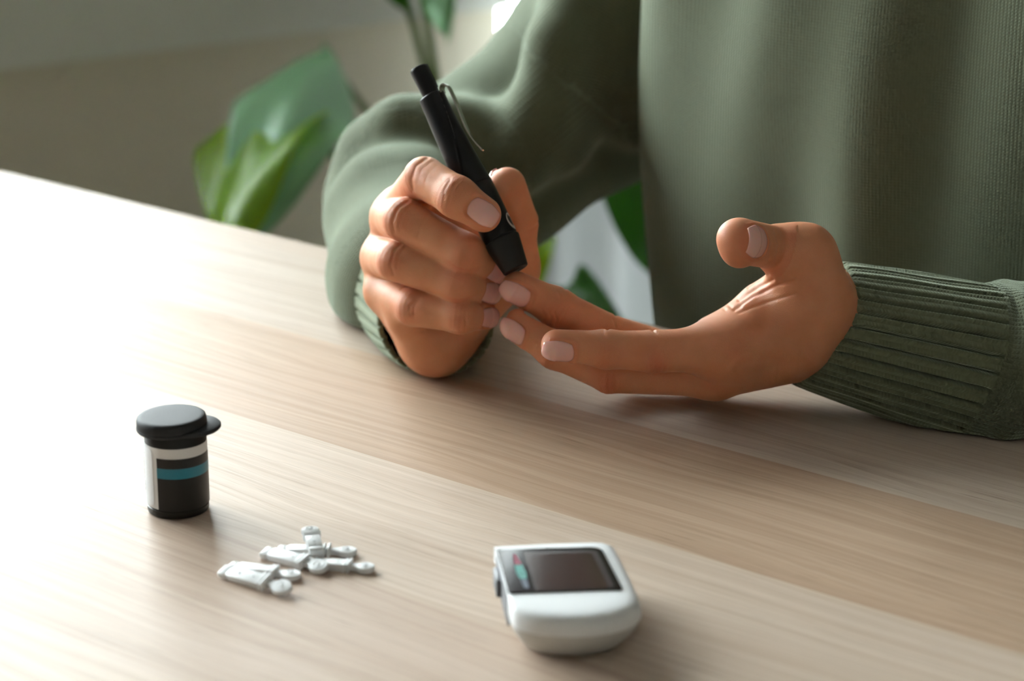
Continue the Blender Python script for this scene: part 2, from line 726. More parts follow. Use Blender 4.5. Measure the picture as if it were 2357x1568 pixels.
wb = joined_boxes('wall_back', [
    (S0, WIN[1], 0, TH, FLOOR, -0.05),
    (S0, WIN[0], 0, TH, -0.05, CEIL), (WIN[1], DOORW[0], 0, TH, FLOOR, CEIL), (DOORW[1], S1, 0, TH, FLOOR, CEIL),
    (WIN[0], WIN[1], 0, TH, WIN[3], CEIL), (DOORW[0], DOORW[1], 0, TH, DOORW[3], CEIL),
], M_TAUPE)
# pale band under the window and its ledge
joined_boxes('trim_1', [(S0, DOORW[0], -0.022, TH, -0.05, WIN[2] - 0.03)], M_SILL)
sl = wall_box('trim_2', S0, DOORW[0] - 0.02, -0.06, TH, WIN[2] - 0.03, WIN[2], M_SILL)
joined_boxes('baseboard_back', [(S0, DOORW[0], -0.015, 0.0, FLOOR, FLOOR + 0.09), (DOORW[1], S1, -0.015, 0.0, FLOOR, FLOOR + 0.09)], M_FRAME)
joined_boxes('wall_left', [(S0 - TH, S0, -ND, TH, FLOOR, CEIL)], M_WHITEWALL)
joined_boxes('wall_right', [(S1, S1 + TH, -ND, TH, FLOOR, CEIL)], M_WHITEWALL)
joined_boxes('wall_front', [(S0 - TH, S1 + TH, -ND - TH, -ND, FLOOR, CEIL)], M_WHITEWALL)
joined_boxes('ceiling', [(S0 - TH, S1 + TH, -ND - TH, TH, CEIL, CEIL + 0.15)], M_CEIL)
fl = joined_boxes('floor', [(S0 - TH, S1 + TH, -ND - TH, TH, FLOOR - 0.1, FLOOR)], M_FLOOR)


def window(name, s0, s1, z0, z1, nm):
    bars = []
    f = 0.055
    y0, y1 = 0.06, 0.12
    bars += [(s0, s1, y0, y1, z0, z0 + f), (s0, s1, y0, y1, z1 - f, z1)]
    k = nm
    for i in range(k + 1):
        x = s0 + (s1 - s0) * i / k
        bars.append((max(s0, x - f / 2), min(s1, x + f / 2) if i < k else s1, y0, y1, z0 + f, z1 - f))
    o = joined_boxes(name, bars, M_FRAME)
    for i in range(k):
        a = s0 + (s1 - s0) * i / k + f / 2
        b = s0 + (s1 - s0) * (i + 1) / k - f / 2
        link('glass_pane', box_me('glass_pane', a, b, 0.088, 0.092, z0 + f, z1 - f), M_GLASS, o, smooth=False)
    return o


window('window_1', WIN[0], WIN[1], WIN[2], WIN[3], 3)
window('door_1', DOORW[0], DOORW[1], DOORW[2], DOORW[3], 1)


# sheer curtain in front of the glazed door
def curtain():
    s0, s1, z0, z1 = 0.487, 1.80, FLOOR + 0.01, 1.66
    nu, nv = 450, 12
    vs = []
    for j in range(nv + 1):
        z = z0 + (z1 - z0) * j / nv
        for i in range(nu + 1):
            s = s0 + (s1 - s0) * i / nu
            ph = s * 2 * math.pi / 0.085
            y = -0.085 + 0.022 * math.sin(ph + 0.7 * math.sin(s * 9 + j * 0.12)) + 0.008 * math.sin(2.3 * ph + 1 + j * 0.1)
            vs.append((s, y, z))
    fs = []
    w = nu + 1
    for j in range(nv):
        for i in range(nu):
            a = j * w + i
            fs.append((a, a + 1, a + 1 + w, a + w))
    me = pydata('curtain', vs, fs)
    root = empty('curtain', W0, 'sheer white curtain hanging in pleats behind the seated person', 'curtain', rotz=WROT)
    link('fabric', me, M_CURTAIN, root)
    link('curtain_rail', tube_me('curtain_rail', [(s0 - 0.1, -0.085, 1.675), (0.9, -0.085, 1.675), (s1 + 0.1, -0.085, 1.675)], [0.012] * 3), M_STEEL, root)
    for s in (s0 - 0.06, s1 + 0.06):
        link('bracket', box_me('bracket', s - 0.01, s + 0.01, -0.09, 0.0, 1.668, 1.682), M_STEEL, root, smooth=False)


curtain()

# ------------------------------------------------------------------ table
TO = np.array([-0.0977, 1.2540, 0.0])               # a point of the far edge
TA = R_(-40.0)                                      # grain direction, to the right and towards the camera
tU = np.array([math.cos(TA), math.sin(TA), 0])
tV = np.array([tU[1], -tU[0], 0])                   # across the top, towards the camera
tV = tV if tV @ np.array([-1, -1, 0]) > 0 else -tV
TL0, TL1, TW, TT = -0.80, 1.15, 0.80, 0.026
table = empty('table', (TO[0], TO[1], 0), 'pale oak table with staves of differing tone, under everything in the scene', 'table', rotz=TA)
# table-local: x along the grain, y = -(distance from the far edge)
STAVES = [0.0, 0.022, 0.122, 0.222, 0.320, 0.420, 0.520, 0.620, 0.720, 0.80]
TONES = [(0.50, 0.40, 0.32), (0.50, 0.41, 0.335), (0.46, 0.33, 0.237), (0.55, 0.445, 0.36), (0.49, 0.38, 0.305), (0.53, 0.42, 0.335),
         (0.48, 0.365, 0.29), (0.54, 0.425, 0.335), (0.50, 0.39, 0.305)]
for i in range(len(STAVES) - 1):
    me = box_me('plank', TL0, TL1, -STAVES[i + 1], -STAVES[i], -TT, 0.0)
    if i in (0, len(STAVES) - 2):
        bm = bmesh.new()
        bm.from_mesh(me)
        ed = [e for e in bm.edges if all(abs(v.co.z) < 1e-6 and (abs(v.co.y) < 1e-6 or abs(v.co.y + TW) < 1e-6) for v in e.verts)]
        bmesh.ops.bevel(bm, geom=ed, offset=0.0025, segments=3, profile=0.5, affect='EDGES')
        bm.to_mesh(me)
        bm.free()
    o = link('plank', me, M_WOOD, table, smooth=False)
    o.color = (*TONES[i], 1)
for (x, y) in ((TL0 + 0.07, -0.07), (TL1 - 0.07, -0.07), (TL0 + 0.07, -TW + 0.07), (TL1 - 0.07, -TW + 0.07)):
    link('leg', box_me('leg', x - 0.025, x + 0.025, y - 0.025, y + 0.025, FLOOR, -TT, 0.003), M_LEGWOOD, table, smooth=False)
link('apron', box_me('apron', TL0 + 0.10, TL1 - 0.10, -0.085, -0.065, -0.09, -TT), M_LEGWOOD, table, smooth=False)
link('apron', box_me('apron', TL0 + 0.10, TL1 - 0.10, -TW + 0.065, -TW + 0.085, -0.09, -TT), M_LEGWOOD, table, smooth=False)


# ------------------------------------------------------------------ person
def J(x, y, Z, r):
    return PX(x, y, Z), RP(r, Z)


def cone(p, q, sq=None):
    a, ra = J(*p)
    b, rb = J(*q)
    return (a, b, ra, rb) if sq is None else (a, b, ra, rb, sq)


class Nail:
    def __init__(self, p, a, n, r, L, th, sc):
        self.p, self.a, self.n, self.r, self.L, self.th, self.sc = p, a, n, r, L, th, sc
        self.b = np.cross(a, n)

    def rad(self, s):
        q = np.clip(s / (1.24 * self.r), 0, 0.97)
        return self.r * np.sqrt(1 - q * q)

    def local(self, V):
        d = V - self.p
        s = d @ self.a
        th = np.arctan2(d @ self.b, d @ self.n)
        rr = np.sqrt((d @ self.b) ** 2 + (d @ self.n) ** 2)
        e = (np.abs(s - self.sc) / (self.L / 2)) ** 4 + (np.abs(th) / self.th) ** 4
        return s, th, rr, e

    def mesh(self):
        nu, nv = 22, 20
        vs, fs = [], []
        for lay in (0, 1):
            for i in range(nu + 1):
                for j in range(nv + 1):
                    u = -1 + 2 * i / nu
                    v = -1 + 2 * j / nv
                    # square -> squircle
                    uu = u * math.sqrt(1 - 0.36 * v * v) if u < 0 else u * math.sqrt(1 - 0.18 * v * v)
                    vv = v * math.sqrt(1 - 0.34 * u * u) if u < 0 else v * math.sqrt(1 - 0.20 * u * u)
                    s = self.sc + uu * self.L / 2
                    th = vv * self.th
                    edge = max(abs(u), abs(v))
                    lift = 0.00042 * (1 - edge ** 6) + (0.00025 if u > 0 else -0.0001 * abs(u) ** 3)
                    rr = float(self.rad(s)) + lift - (0.0006 if lay else 0)
                    vs.append(self.p + self.a * s + rr * (math.cos(th) * self.n + math.sin(th) * self.b))
        w = nv + 1
        off = (nu + 1) * w
        for i in range(nu):
            for j in range(nv):
                q = i * w + j
                fs.append((q, q + w, q + w + 1, q + 1))
                fs.append((off + q, off + q + 1, off + q + w + 1, off + q + w))
        ring = [i * w for i in range(nu + 1)] + [nu * w + j for j in range(1, nv + 1)] + [i * w + nv for i in range(nu - 1, -1, -1)] + [j for j in range(nv - 1, 0, -1)]
        for q in range(len(ring)):
            a_, b_ = ring[q], ring[(q + 1) % len(ring)]
            fs.append((a_, b_, off + b_, off + a_))
        me = pydata('fingernail', vs, fs)
        bm = bmesh.new()
        bm.from_mesh(me)
        bmesh.ops.recalc_face_normals(bm, faces=bm.faces)
        bm.to_mesh(me)
        bm.free()
        return me


def dorsal(a, p, twist):
    """dorsal direction: facing the viewer's side of the room, turned about the finger axis"""
    c = unit(cC - p)
    n = unit(c - (c @ a) * a)
    b = np.cross(a, n)
    return unit(n * math.cos(twist) + b * math.sin(twist))


class Hand:
    """fingers: name -> dict(j=[(x,y,Z,r)...], nail=(length, half angle, centre offset, twist), joints=[twist,...])"""

    def __init__(self, fingers, palm, h, kpalm=0.010, kprox=0.008, red0=0.0, creases=(), zfront=9.0):
        self.nails, self.joints, self.tips = [], [], []
        pts = [(J(*q)) for f in fingers.values() for q in f['j'] + f.get('pads', [])]
        lo = np.min([p - r for p, r in pts] + [np.minimum(q[0] - q[2], q[1] - q[3]) for q in palm], axis=0) - 0.006
        hi = np.max([p + r for p, r in pts] + [np.maximum(q[0] + q[2], q[1] + q[3]) for q in palm], axis=0) + 0.006
        g = Grid(lo, hi, h)
        P = g.full()
        add_prims(g, P, palm, kpalm, 0.022)
        tot = P.copy()
        segs = []
        for nm, f in fingers.items():
            j = [J(*q) for q in f['j']]
            segs.append(j)
            F = g.full()
            add_prims(g, F, [(j[0][0], j[1][0], j[0][1], j[1][1])], 0.002)
            m = F < 0.03
            idx = np.nonzero(m.any(axis=(1, 2)))[0]
            x0, x1 = max(idx[0] - 1, 0), idx[-1] + 2
            tot[x0:x1] = smin(tot[x0:x1], smin(P[x0:x1], F[x0:x1], f.get('kp', kprox)), 0.0010)
        for j, (nm, f) in zip(segs, fingers.items()):
            F = g.full()
            pr = []
            for i in range(1, len(j) - 1):
                pr.append((j[i][0], j[i + 1][0], j[i][1], j[i + 1][1]))
            for q in f.get('pads', []):
                a, r = J(*q)
                pr.append((a, a, r, r))
            add_prims(g, F, pr, 0.0035)
            m = F < 0.03
            idx = np.nonzero(m.any(axis=(1, 2)))[0]
            x0, x1 = max(idx[0] - 1, 0), idx[-1] + 2
            tot[x0:x1] = smin(tot[x0:x1], F[x0:x1], f.get('kd', 0.0011))
            T, r = j[-1]
            a = unit(T - j[-2][0])
            L, th, sc, tw = f['nail']
            n = dorsal(a, T, tw)
            self.nails.append(Nail(T, a, n, r, L, th, sc))
            self.tips.append((T + 0.4 * r * a, r))
            for i in range(1, len(j) - 1):
                ax = unit(j[i + 1][0] - j[i - 1][0])
                self.joints.append((j[i][0], ax, dorsal(ax, j[i][0], f['tw'][i - 1]), j[i][1], f.get('wr', 1.0)))
        V, Q = surface_nets(g, tot)
        V = smooth_verts(V, Q, 3, 0.5)
        N = vnormals(V, Q)
        red = np.full(len(V), red0)
        wr = np.zeros(len(V))
        ws = np.zeros(len(V))
        off = np.zeros(len(V))
        for (T, r) in self.tips:
            d = np.linalg.norm(V - T, axis=1)
            red += 0.45 * np.exp(-(d / (1.35 * r)) ** 2)
        for (c, ax, n, r, amp) in self.joints:
            d = V - c
            near = np.linalg.norm(d, axis=1) < 2.0 * r
            s = d @ ax
            rad = np.linalg.norm(d - s[:, None] * ax, axis=1)
            ok = near & (rad > 0.5 * r) & (rad < 1.5 * r)
            dn = (d @ n) / np.maximum(rad, 1e-6)
            dm = sstep(0.05, 0.75, dn) * ok
            w = dm * np.exp(-(s / (0.75 * r)) ** 2) * sstep(2.0, 1.2, np.linalg.norm(d, axis=1) / r) * amp
            ws = np.where(w > wr, s * 1000, ws)
            wr = np.maximum(wr, w)
            red += 0.42 * dm * np.exp(-(s / (0.9 * r)) ** 2)
            arc = 0.10 * r * (1 - dn)
            for s0, dep, wd in ((-0.42 * r, 0.10, 0.07), (-0.16 * r, 0.08, 0.07), (0.14 * r, 0.09, 0.07), (0.40 * r, 0.08, 0.07)):
                off -= dep * 1e-3 * amp * dm * np.exp(-((np.abs(s - s0) + (arc if s0 > 0 else -arc) * 0) / (wd * r)) ** 2)
            off += 0.22e-3 * dm * np.exp(-(s / (0.55 * r)) ** 2)
            pm = sstep(-0.2, -0.7, dn) * ok
            off -= 0.55e-3 * pm * np.exp(-(s / (0.09 * r)) ** 2)
        for nl in self.nails:
            s, th, rr, e = nl.local(V)
            near = (np.linalg.norm(V - nl.p, axis=1) < 1.9 * nl.r) & (rr > 0.35 * nl.r)
            tgt = nl.rad(s) - 0.00045
            pull = near * sstep(1.25, 0.8, e)
            delta = (tgt - rr) * pull
            delta = np.clip(delta, -0.0018, 0.0008)
            rad_dir = np.cos(th)[:, None] * nl.n + np.sin(th)[:, None] * nl.b
            V = V + delta[:, None] * rad_dir
            fold = near * np.exp(-((e - 1.9) / 0.75) ** 2) * (s < nl.sc + 0.30 * nl.L)
            off += 0.00032 * fold
            red += 0.30 * near * np.exp(-((e - 1.5) / 1.2) ** 2)
        # creases and bumps seen on the skin: (points, depth in mm (negative = raised), half width in pixels)
        d = V - cC
        Zc = d @ cF
        sx = 1178.5 + FPX * (d @ cR) / Zc
        sy = 784 - FPX * (d @ cU) / Zc
        front = sstep(-0.05, 0.25, -(N @ cF)) * (Zc < zfront)
        for (pts, dep, wd) in creases:
            best = np.full(len(V), 1e9)
            for (p, q) in zip(pts[:-1], pts[1:]):
                p, q = np.array(p, float), np.array(q, float)
                u = q - p
                t = np.clip(((sx - p[0]) * u[0] + (sy - p[1]) * u[1]) / max(u @ u, 1e-6), 0, 1)
                best = np.minimum(best, np.hypot(sx - p[0] - t * u[0], sy - p[1] - t * u[1]))
            g_ = np.exp(-(best / wd) ** 2) * front
            off -= dep * 1e-3 * g_
            if dep < 0:
                red += 0.30 * g_
        V = V + N * off[:, None]
        self.V, self.Q = V, Q
        self.red, self.wr, self.ws = np.clip(red, 0, 1), wr, ws


tocam = unit(cC - PX(1600, 750, 1.03))

# the hand held out palm up (the person's left)
LH = Hand({
    'index': dict(j=[(1690, 803, 1.010, 52), (1503, 809, 1.008, 49), (1395, 804, 1.006, 42), (1281, 794, 1.004, 36)],
                  nail=(0.0135, 0.95, -0.0003, R_(-40)), tw=[R_(-50), R_(-45)], kp=0.012),
    'middle': dict(j=[(1642, 866, 1.022, 48), (1402, 862, 1.026, 43), (1278, 806, 1.030, 41), (1191, 753, 1.034, 34.5)],
                   nail=(0.0135, 0.92, 0.0005, R_(-38)), tw=[R_(-45), R_(-40)]),
    'ring': dict(j=[(1585, 826, 1.044, 46), (1400, 768, 1.043, 45), (1279, 706, 1.040, 43), (1190, 662, 1.036, 37.5)],
                 nail=(0.0138, 0.92, 0.0007, R_(-38)), tw=[R_(-45), R_(-40)]),
    'little': dict(j=[(1580, 850, 1.062, 42), (1440, 850, 1.064, 37), (1375, 815, 1.064, 34), (1320, 780, 1.064, 30)],
                   nail=(0.010, 0.9, 0.0005, R_(-40)), tw=[R_(-45), R_(-40)]),
    'thumb': dict(j=[(1850, 590, 1.008, 62), (1782, 570, 1.006, 50), (1708, 556, 0.982, 53)],
                  nail=(0.0118, 0.80, 0.0014, R_(8)), tw=[R_(0)], pads=[(1692, 548, 0.982, 40), (1700, 580, 0.982, 36)], kp=0.014, wr=0.25),
}, [
    cone((1690, 803, 1.012, 54), (1890, 740, 1.022, 62)),
    cone((1642, 866, 1.024, 46), (1870, 790, 1.034, 62)),
    cone((1600, 842, 1.044, 46), (1880, 780, 1.048, 62)),
    cone((1590, 848, 1.060, 42), (1885, 760, 1.058, 58)),
    cone((1850, 592, 1.008, 60), (1880, 690, 1.015, 70)),
    cone((1880, 690, 1.015, 70), (1910, 720, 1.030, 72)),
    cone((1806, 700, 1.020, 48), (1640, 782, 1.020, 48)),
    cone((1812, 652, 1.022, 32), (1752, 694, 1.026, 34)),
    cone((1768, 712, 1.032, 44), (1640, 776, 1.034, 44)),
    cone((1690, 850, 1.018, 40), (1820, 815, 1.030, 54)),
    cone((1906, 690, 1.034, 74), (2060, 735, 1.034, 78)),
    cone((1880, 792, 1.040, 74), (2040, 830, 1.038, 78)),
    cone((1870, 700, 1.012, 58), (1850, 800, 1.016, 52)),
], 0.00052, red0=0.18, zfront=1.045, creases=[
    # folds of the web between thumb and palm
    ([(1690, 712), (1735, 682), (1790, 655), (1830, 645)], 0.75, 5), ([(1700, 690), (1745, 660), (1778, 645)], 0.7, 4.5),
    ([(1722, 662), (1750, 640), (1768, 632)], 0.5, 3.5), ([(1700, 720), (1765, 696), (1830, 676)], 0.35, 4),
    ([(1712, 702), (1750, 672), (1785, 655)], -0.45, 6),
    # knuckles of the first two fingers
    ([(1693, 812), (1697, 818)], -1.1, 26), ([(1640, 880), (1652, 886)], -1.0, 26), ([(1512, 838), (1518, 842)], -0.5, 20), ([(1397, 884), (1402, 886)], -0.5, 17),
    # wrinkles over the finger joints
    ([(1492, 800), (1484, 830), (1492, 856)], 0.28, 3), ([(1508, 812), (1502, 838), (1508, 858)], 0.32, 3), ([(1524, 808), (1530, 835), (1522, 858)], 0.32, 3),
    ([(1542, 812), (1546, 836), (1538, 852)], 0.25, 3), ([(1388, 862), (1382, 882), (1388, 902)], 0.30, 3), ([(1402, 862), (1400, 884), (1406, 904)], 0.30, 3),
    ([(1416, 864), (1420, 882), (1416, 900)], 0.28, 3), ([(1246, 712), (1254, 728), (1250, 742)], 0.28, 3), ([(1260, 712), (1268, 730), (1264, 746)], 0.30, 3),
    ([(1276, 720), (1282, 738), (1276, 752)], 0.28, 3), ([(1388, 764), (1396, 790), (1390, 824)], 0.22, 3.5),
    # palm side creases along the upper outline
    ([(1412, 735), (1417, 752)], 0.3, 3), ([(1284, 672), (1290, 684)], 0.25, 3), ([(1497, 752), (1510, 768)], 0.35, 3.5), ([(1388, 760), (1396, 776)], 0.25, 3),
    ([(1640, 700), (1668, 712)], 0.5, 3.5), ([(1660, 692), (1682, 706)], 0.4, 3.5),
    # thumb joint
    ([(1768, 530), (1776, 560), (1770, 600)], 0.25, 3.5), ([(1784, 530), (1793, 562), (1786, 604)], 0.25, 3.5), ([(1752, 540), (1758, 565), (1754, 595)], 0.18, 3.5),
    # tendons and the dip between the metacarpals
    ([(1700, 850), (1780, 838), (1850, 820)], 0.7, 13), ([(1610, 850), (1560, 850)], 0.5, 6),
])

# the hand holding the pen (the person's right)
RH = Hand({
    'index': dict(j=[(925, 478, 1.075, 48), (978, 409, 1.040, 48), (1052, 454, 1.0235, 46.5), (1113, 494, 1.0225, 41)],
                  nail=(0.0138, 0.72, 0.0002, R_(-6)), tw=[R_(10), R_(0)], kp=0.006),
    'middle': dict(j=[(902, 503, 1.080, 47), (930, 506, 1.043, 49), (1068, 583, 1.034, 46), (1132, 617, 1.049, 37)],
                   nail=(0.0125, 0.85, -0.0003, R_(8)), tw=[R_(0), R_(0)], kp=0.006),
    'ring': dict(j=[(879, 592, 1.082, 47), (914, 601, 1.046, 47), (1052, 652, 1.037, 42), (1118, 670, 1.049, 34)],
                 nail=(0.0115, 0.85, -0.0003, R_(5)), tw=[R_(0), R_(0)], kp=0.006),
    'little': dict(j=[(888, 670, 1.078, 46), (955, 707, 1.050, 45), (1060, 727, 1.040, 39), (1115, 729, 1.049, 31)],
                   nail=(0.0105, 0.85, -0.0003, R_(5)), tw=[R_(0), R_(0)], kp=0.006),
    'thumb': dict(j=[(1180, 620, 1.078, 52), (1192, 512, 1.066, 47), (1168, 428, 1.0565, 43)],
                  nail=(0.013, 0.85, 0.001, R_(-112)), tw=[R_(-110)], kp=0.010, pads=[(1148, 440, 1.0535, 35)]),
}, [
    cone((925, 478, 1.078, 46), (1010, 760, 1.090, 55)),
    cone((905, 505, 1.084, 44), (995, 770, 1.094, 55)),
    cone((882, 595, 1.086, 44), (985, 775, 1.092, 52)),
    cone((890, 672, 1.080, 45), (980, 770, 1.082, 56)),
    cone((940, 730, 1.066, 48), (1005, 795, 1.078, 54)),
    cone((1075, 735, 1.072, 44), (1005, 790, 1.080, 54)),
    cone((1180, 620, 1.080, 52), (1060, 760, 1.092, 50)),
    cone((1060, 600, 1.085, 60), (1040, 720, 1.085, 60)),
    cone((1060, 570, 1.090, 50), (1160, 600, 1.086, 44)),
    cone((985, 470, 1.078, 44), (1110, 565, 1.078, 40)),
    cone((1005, 785, 1.086, 58), (985, 715, 1.170, 105)),
], 0.00052, red0=0.04, zfront=1.075, creases=[
    ([(986, 362), (958, 382), (948, 412), (950, 440)], 0.40, 4), ([(1000, 368), (972, 390), (962, 420)], 0.08, 3), ([(1012, 376), (986, 400), (976, 432)], 0.06, 3),
    ([(1036, 414), (1024, 436), (1022, 458)], 0.24, 3), ([(1048, 424), (1036, 446), (1034, 464)], 0.26, 3), ([(1060, 432), (1050, 450)], 0.18, 3),
    ([(940, 462), (916, 480), (904, 510), (908, 535)], 0.38, 3.5), ([(952, 468), (928, 490), (918, 520)], 0.20, 3), ([(986, 494), (968, 522), (962, 548)], 0.16, 3),
    ([(922, 560), (906, 580), (900, 612), (906, 632)], 0.36, 3.5), ([(934, 566), (918, 590), (914, 616)], 0.18, 3),
    ([(958, 690), (944, 704), (942, 726)], 0.30, 3.5), ([(966, 688), (954, 706), (952, 730)], 0.24, 3),
    ([(1094, 566), (1074, 586), (1066, 606)], 0.22, 3), ([(1104, 572), (1086, 592), (1078, 612)], 0.22, 3), ([(1068, 632), (1060, 654), (1062, 674)], 0.18, 3),
    ([(1072, 706), (1070, 728), (1074, 748)], 0.18, 3), ([(926, 775), (950, 765), (975, 762)], 0.35, 5),
    ([(962, 398), (966, 404)], -0.35, 22), ([(922, 512), (926, 516)], -0.4, 22), ([(912, 604), (916, 608)], -0.4, 22), ([(962, 712), (966, 714)], -0.4, 20),
])

person = empty('person', (0.258, 1.158, -0.26), 'person in a sage green sweater pricking one fingertip with a black pen', 'person')
PINV = Matrix.Translation((-0.258, -1.158, 0.26))
CB = np.array([0.258, 1.158, -0.26])
bF = np.array([-0.643, -0.766, 0.0])                 # the way the person faces
bR = np.array([-0.766, 0.643, 0.0])                  # towards the person's right side
bC = np.array([0.258, 1.158, 0.0])


def BP(r, f, z):
    return bC + r * bR + f * bF + np.array([0, 0, z])


ELB_R, SH_R = PX(940, 470, 1.295), BP(0.17, -0.02, 0.27)
ELB_L, SH_L = PX(2750, 830, 1.08), BP(-0.17, -0.02, 0.27)
WR_R, WR_L = PX(988, 720, 1.15), PX(2040, 782, 1.034)

# the rest of the body: arms in the sleeves, trunk, neck and head above the frame
gb = Grid((-0.20, 0.78, -0.36), (0.62, 1.50, 0.78), 0.0065)
B = gb.full()
add_prims(gb, B, [
    (WR_R, ELB_R, 0.022, 0.034), (ELB_R, PX(1380, 190, 1.335), 0.034, 0.040), (PX(1380, 190, 1.335), SH_R, 0.040, 0.045), (WR_L, PX(2300, 842, 1.026), 0.021, 0.022), (PX(2300, 842, 1.026), ELB_L, 0.022, 0.028), (ELB_L, SH_L, 0.028, 0.040),
    (BP(0.15, -0.02, 0.28), BP(-0.15, -0.02, 0.28), 0.055, 0.055),
    (BP(0.06, 0, 0.15), BP(0.06, 0, -0.25), 0.11, 0.105), (BP(-0.06, 0, 0.15), BP(-0.06, 0, -0.25), 0.11, 0.105),
    (BP(0, -0.015, 0.26), BP(0, 0.005, 0.42), 0.058, 0.052),
    (BP(0, 0.0, 0.54), BP(0, -0.02, 0.575), 0.078, 0.080), (BP(0, 0.045, 0.445), BP(0, 0.02, 0.53), 0.045, 0.066),
    (BP(0, 0.098, 0.500), BP(0, 0.086, 0.535), 0.012, 0.008),
    (BP(0.078, -0.01, 0.515), BP(0.080, -0.018, 0.55), 0.012, 0.015), (BP(-0.078, -0.01, 0.515), BP(-0.080, -0.018, 0.55), 0.012, 0.015),
    (BP(0.018, 0.088, 0.468), BP(-0.018, 0.088, 0.468), 0.008, 0.008),
], 0.02, 0.05)
VB, QB = surface_nets(gb, B)
VB = smooth_verts(VB, QB, 3)

Vs = np.vstack([LH.V, RH.V, VB]) - CB
Qs = np.vstack([LH.Q, RH.Q + len(LH.V), QB + len(LH.V) + len(RH.V)])
me = bigmesh('body', Vs, Qs)
zB = np.zeros(len(VB))
set_attr(me, 'red', 'FLOAT', np.concatenate([LH.red, RH.red, zB]))
set_attr(me, 'wr', 'FLOAT', np.concatenate([LH.wr, RH.wr, zB]))
set_attr(me, 'ws', 'FLOAT', np.concatenate([LH.ws, RH.ws, zB]))
body = link('body', me, M_SKIN, person)
for hnd in (LH, RH):
    for nl in hnd.nails:
        m2 = nl.mesh()
        m2.transform(PINV)
        link('fingernail', m2, M_NAIL, body)

# hair and eyes (above the frame)
gh = Grid(BP(0, 0, 0.60) - 0.17, BP(0, 0, 0.60) + 0.17, 0.005)
H_ = gh.full()
add_prims(gh, H_, [(BP(0, -0.012, 0.565), BP(0, -0.03, 0.590), 0.094, 0.094), (BP(0, -0.09, 0.58), BP(0, -0.10, 0.49), 0.055, 0.045)], 0.02, 0.03)
X = np.meshgrid(*[gh.lo[i] + gh.h * np.arange(gh.n[i]) for i in range(3)], indexing='ij')
pf = (X[0] - bC[0]) * bF[0] + (X[1] - bC[1]) * bF[1]
H_ = np.maximum(H_, ((pf - 0.035) * 0.8 - (X[2] - 0.585) * 0.6).astype(np.float32))
VH, QH = surface_nets(gh, H_)
link('hair', bigmesh('hair', smooth_verts(VH, QH, 3) - CB, QH), mat('brown_hair', (0.05, 0.03, 0.02), 0.5), person)
for sx in (1, -1):
    bm = bmesh.new()
    bmesh.ops.create_uvsphere(bm, u_segments=16, v_segments=10, radius=0.0125)
    for v in bm.verts:
        v.co += Vector(BP(sx * 0.031, 0.066, 0.535) - CB)
    e_ = bpy.data.meshes.new('eye')
    bm.to_mesh(e_)
    bm.free()
    link('eye', e_, mat('eye_dark', (0.35, 0.28, 0.24), 0.1), body)


# ---- sweater
def frame_uv(V, a, b):
    t = unit(b - a)
    u0 = unit(np.cross(t, [0.3, 0.1, 1.0]))
    v0 = np.cross(t, u0)
    d = V - a
    ang = np.arctan2(d @ v0, d @ u0)
    return ang, d @ t


gs = Grid((-0.19, 0.80, -0.34), (0.66, 1.50, 0.40), 0.0036)
S_ = gs.full()


def torso_field(g):
    ax = [(g.lo[i] + g.h * np.arange(g.n[i])).astype(np.float32) for i in range(3)]
    x, y, z = ax[0][:, None, None] - bC[0], ax[1][None, :, None] - bC[1], ax[2][None, None, :]
    r = (x * bR[0] + y * bR[1]).astype(np.float32)
    f = (x * bF[0] + y * bF[1]).astype(np.float32)
    tp = sstep(0.18, 0.36, z).astype(np.float32)
    A = 0.190 - 0.06 * tp + 0.012 * sstep(0.0, -0.25, z).astype(np.float32)
    Bb = 0.118 - 0.035 * tp + 0.012 * np.exp(-((z - 0.12) / 0.11) ** 2).astype(np.float32)
    q = np.sqrt((np.abs(r / A) ** 3.1 + np.abs(f / Bb) ** 3.1 + 1e-9) ** (2 / 3.1))
    d = (q - 1) * Bb
    # soft vertical drape folds in the cloth
    ang = np.arctan2(f, r)
    d = d + (0.0035 * np.sin(ang * 7 + 1.2 * np.sin(z * 9) + 0.6) + 0.0022 * np.sin(ang * 13 - z * 14)).astype(np.float32)
    cap = np.maximum(np.abs(z - 0.02) - 0.34, -1).astype(np.float32)
    return (np.maximum(d, cap)).astype(np.float32)


S_ = torso_field(gs)
arm = gs.full()
A_E, A_1, A_2, A_S = (940, 470, 1.290, 188), (1130, 375, 1.310, 205), (1372, 190, 1.330, 232), None
pA = [J(*A_E), J(*A_1), J(*A_2), (BP(0.165, 0.0, 0.265), 0.070)]
pF = [J(940, 470, 1.290, 170), J(950, 560, 1.225, 178), J(946, 640, 1.180, 180), J(950, 655, 1.172, 172)]
pL = [J(2560, 850, 1.040, 190), (ELB_L, 0.046)]
pLU = [(ELB_L, 0.046), (SH_L, 0.068)]
segsA = [(pA[i][0], pA[i + 1][0], pA[i][1], pA[i + 1][1]) for i in range(3)]
segsF = [(pF[i][0], pF[i + 1][0], pF[i][1], pF[i + 1][1]) for i in range(3)]
segsL = [(pL[i][0], pL[i + 1][0], pL[i][1], pL[i + 1][1]) for i in range(1)] + [(pLU[0][0], pLU[1][0], pLU[0][1], pLU[1][1])]
add_prims(gs, arm, segsA + segsF, 0.016, 0.03)


def fold(pts, r):
    q = [PX(*p) for p in pts]
    return [(q[i], q[i + 1], r, r) for i in range(len(q) - 1)]


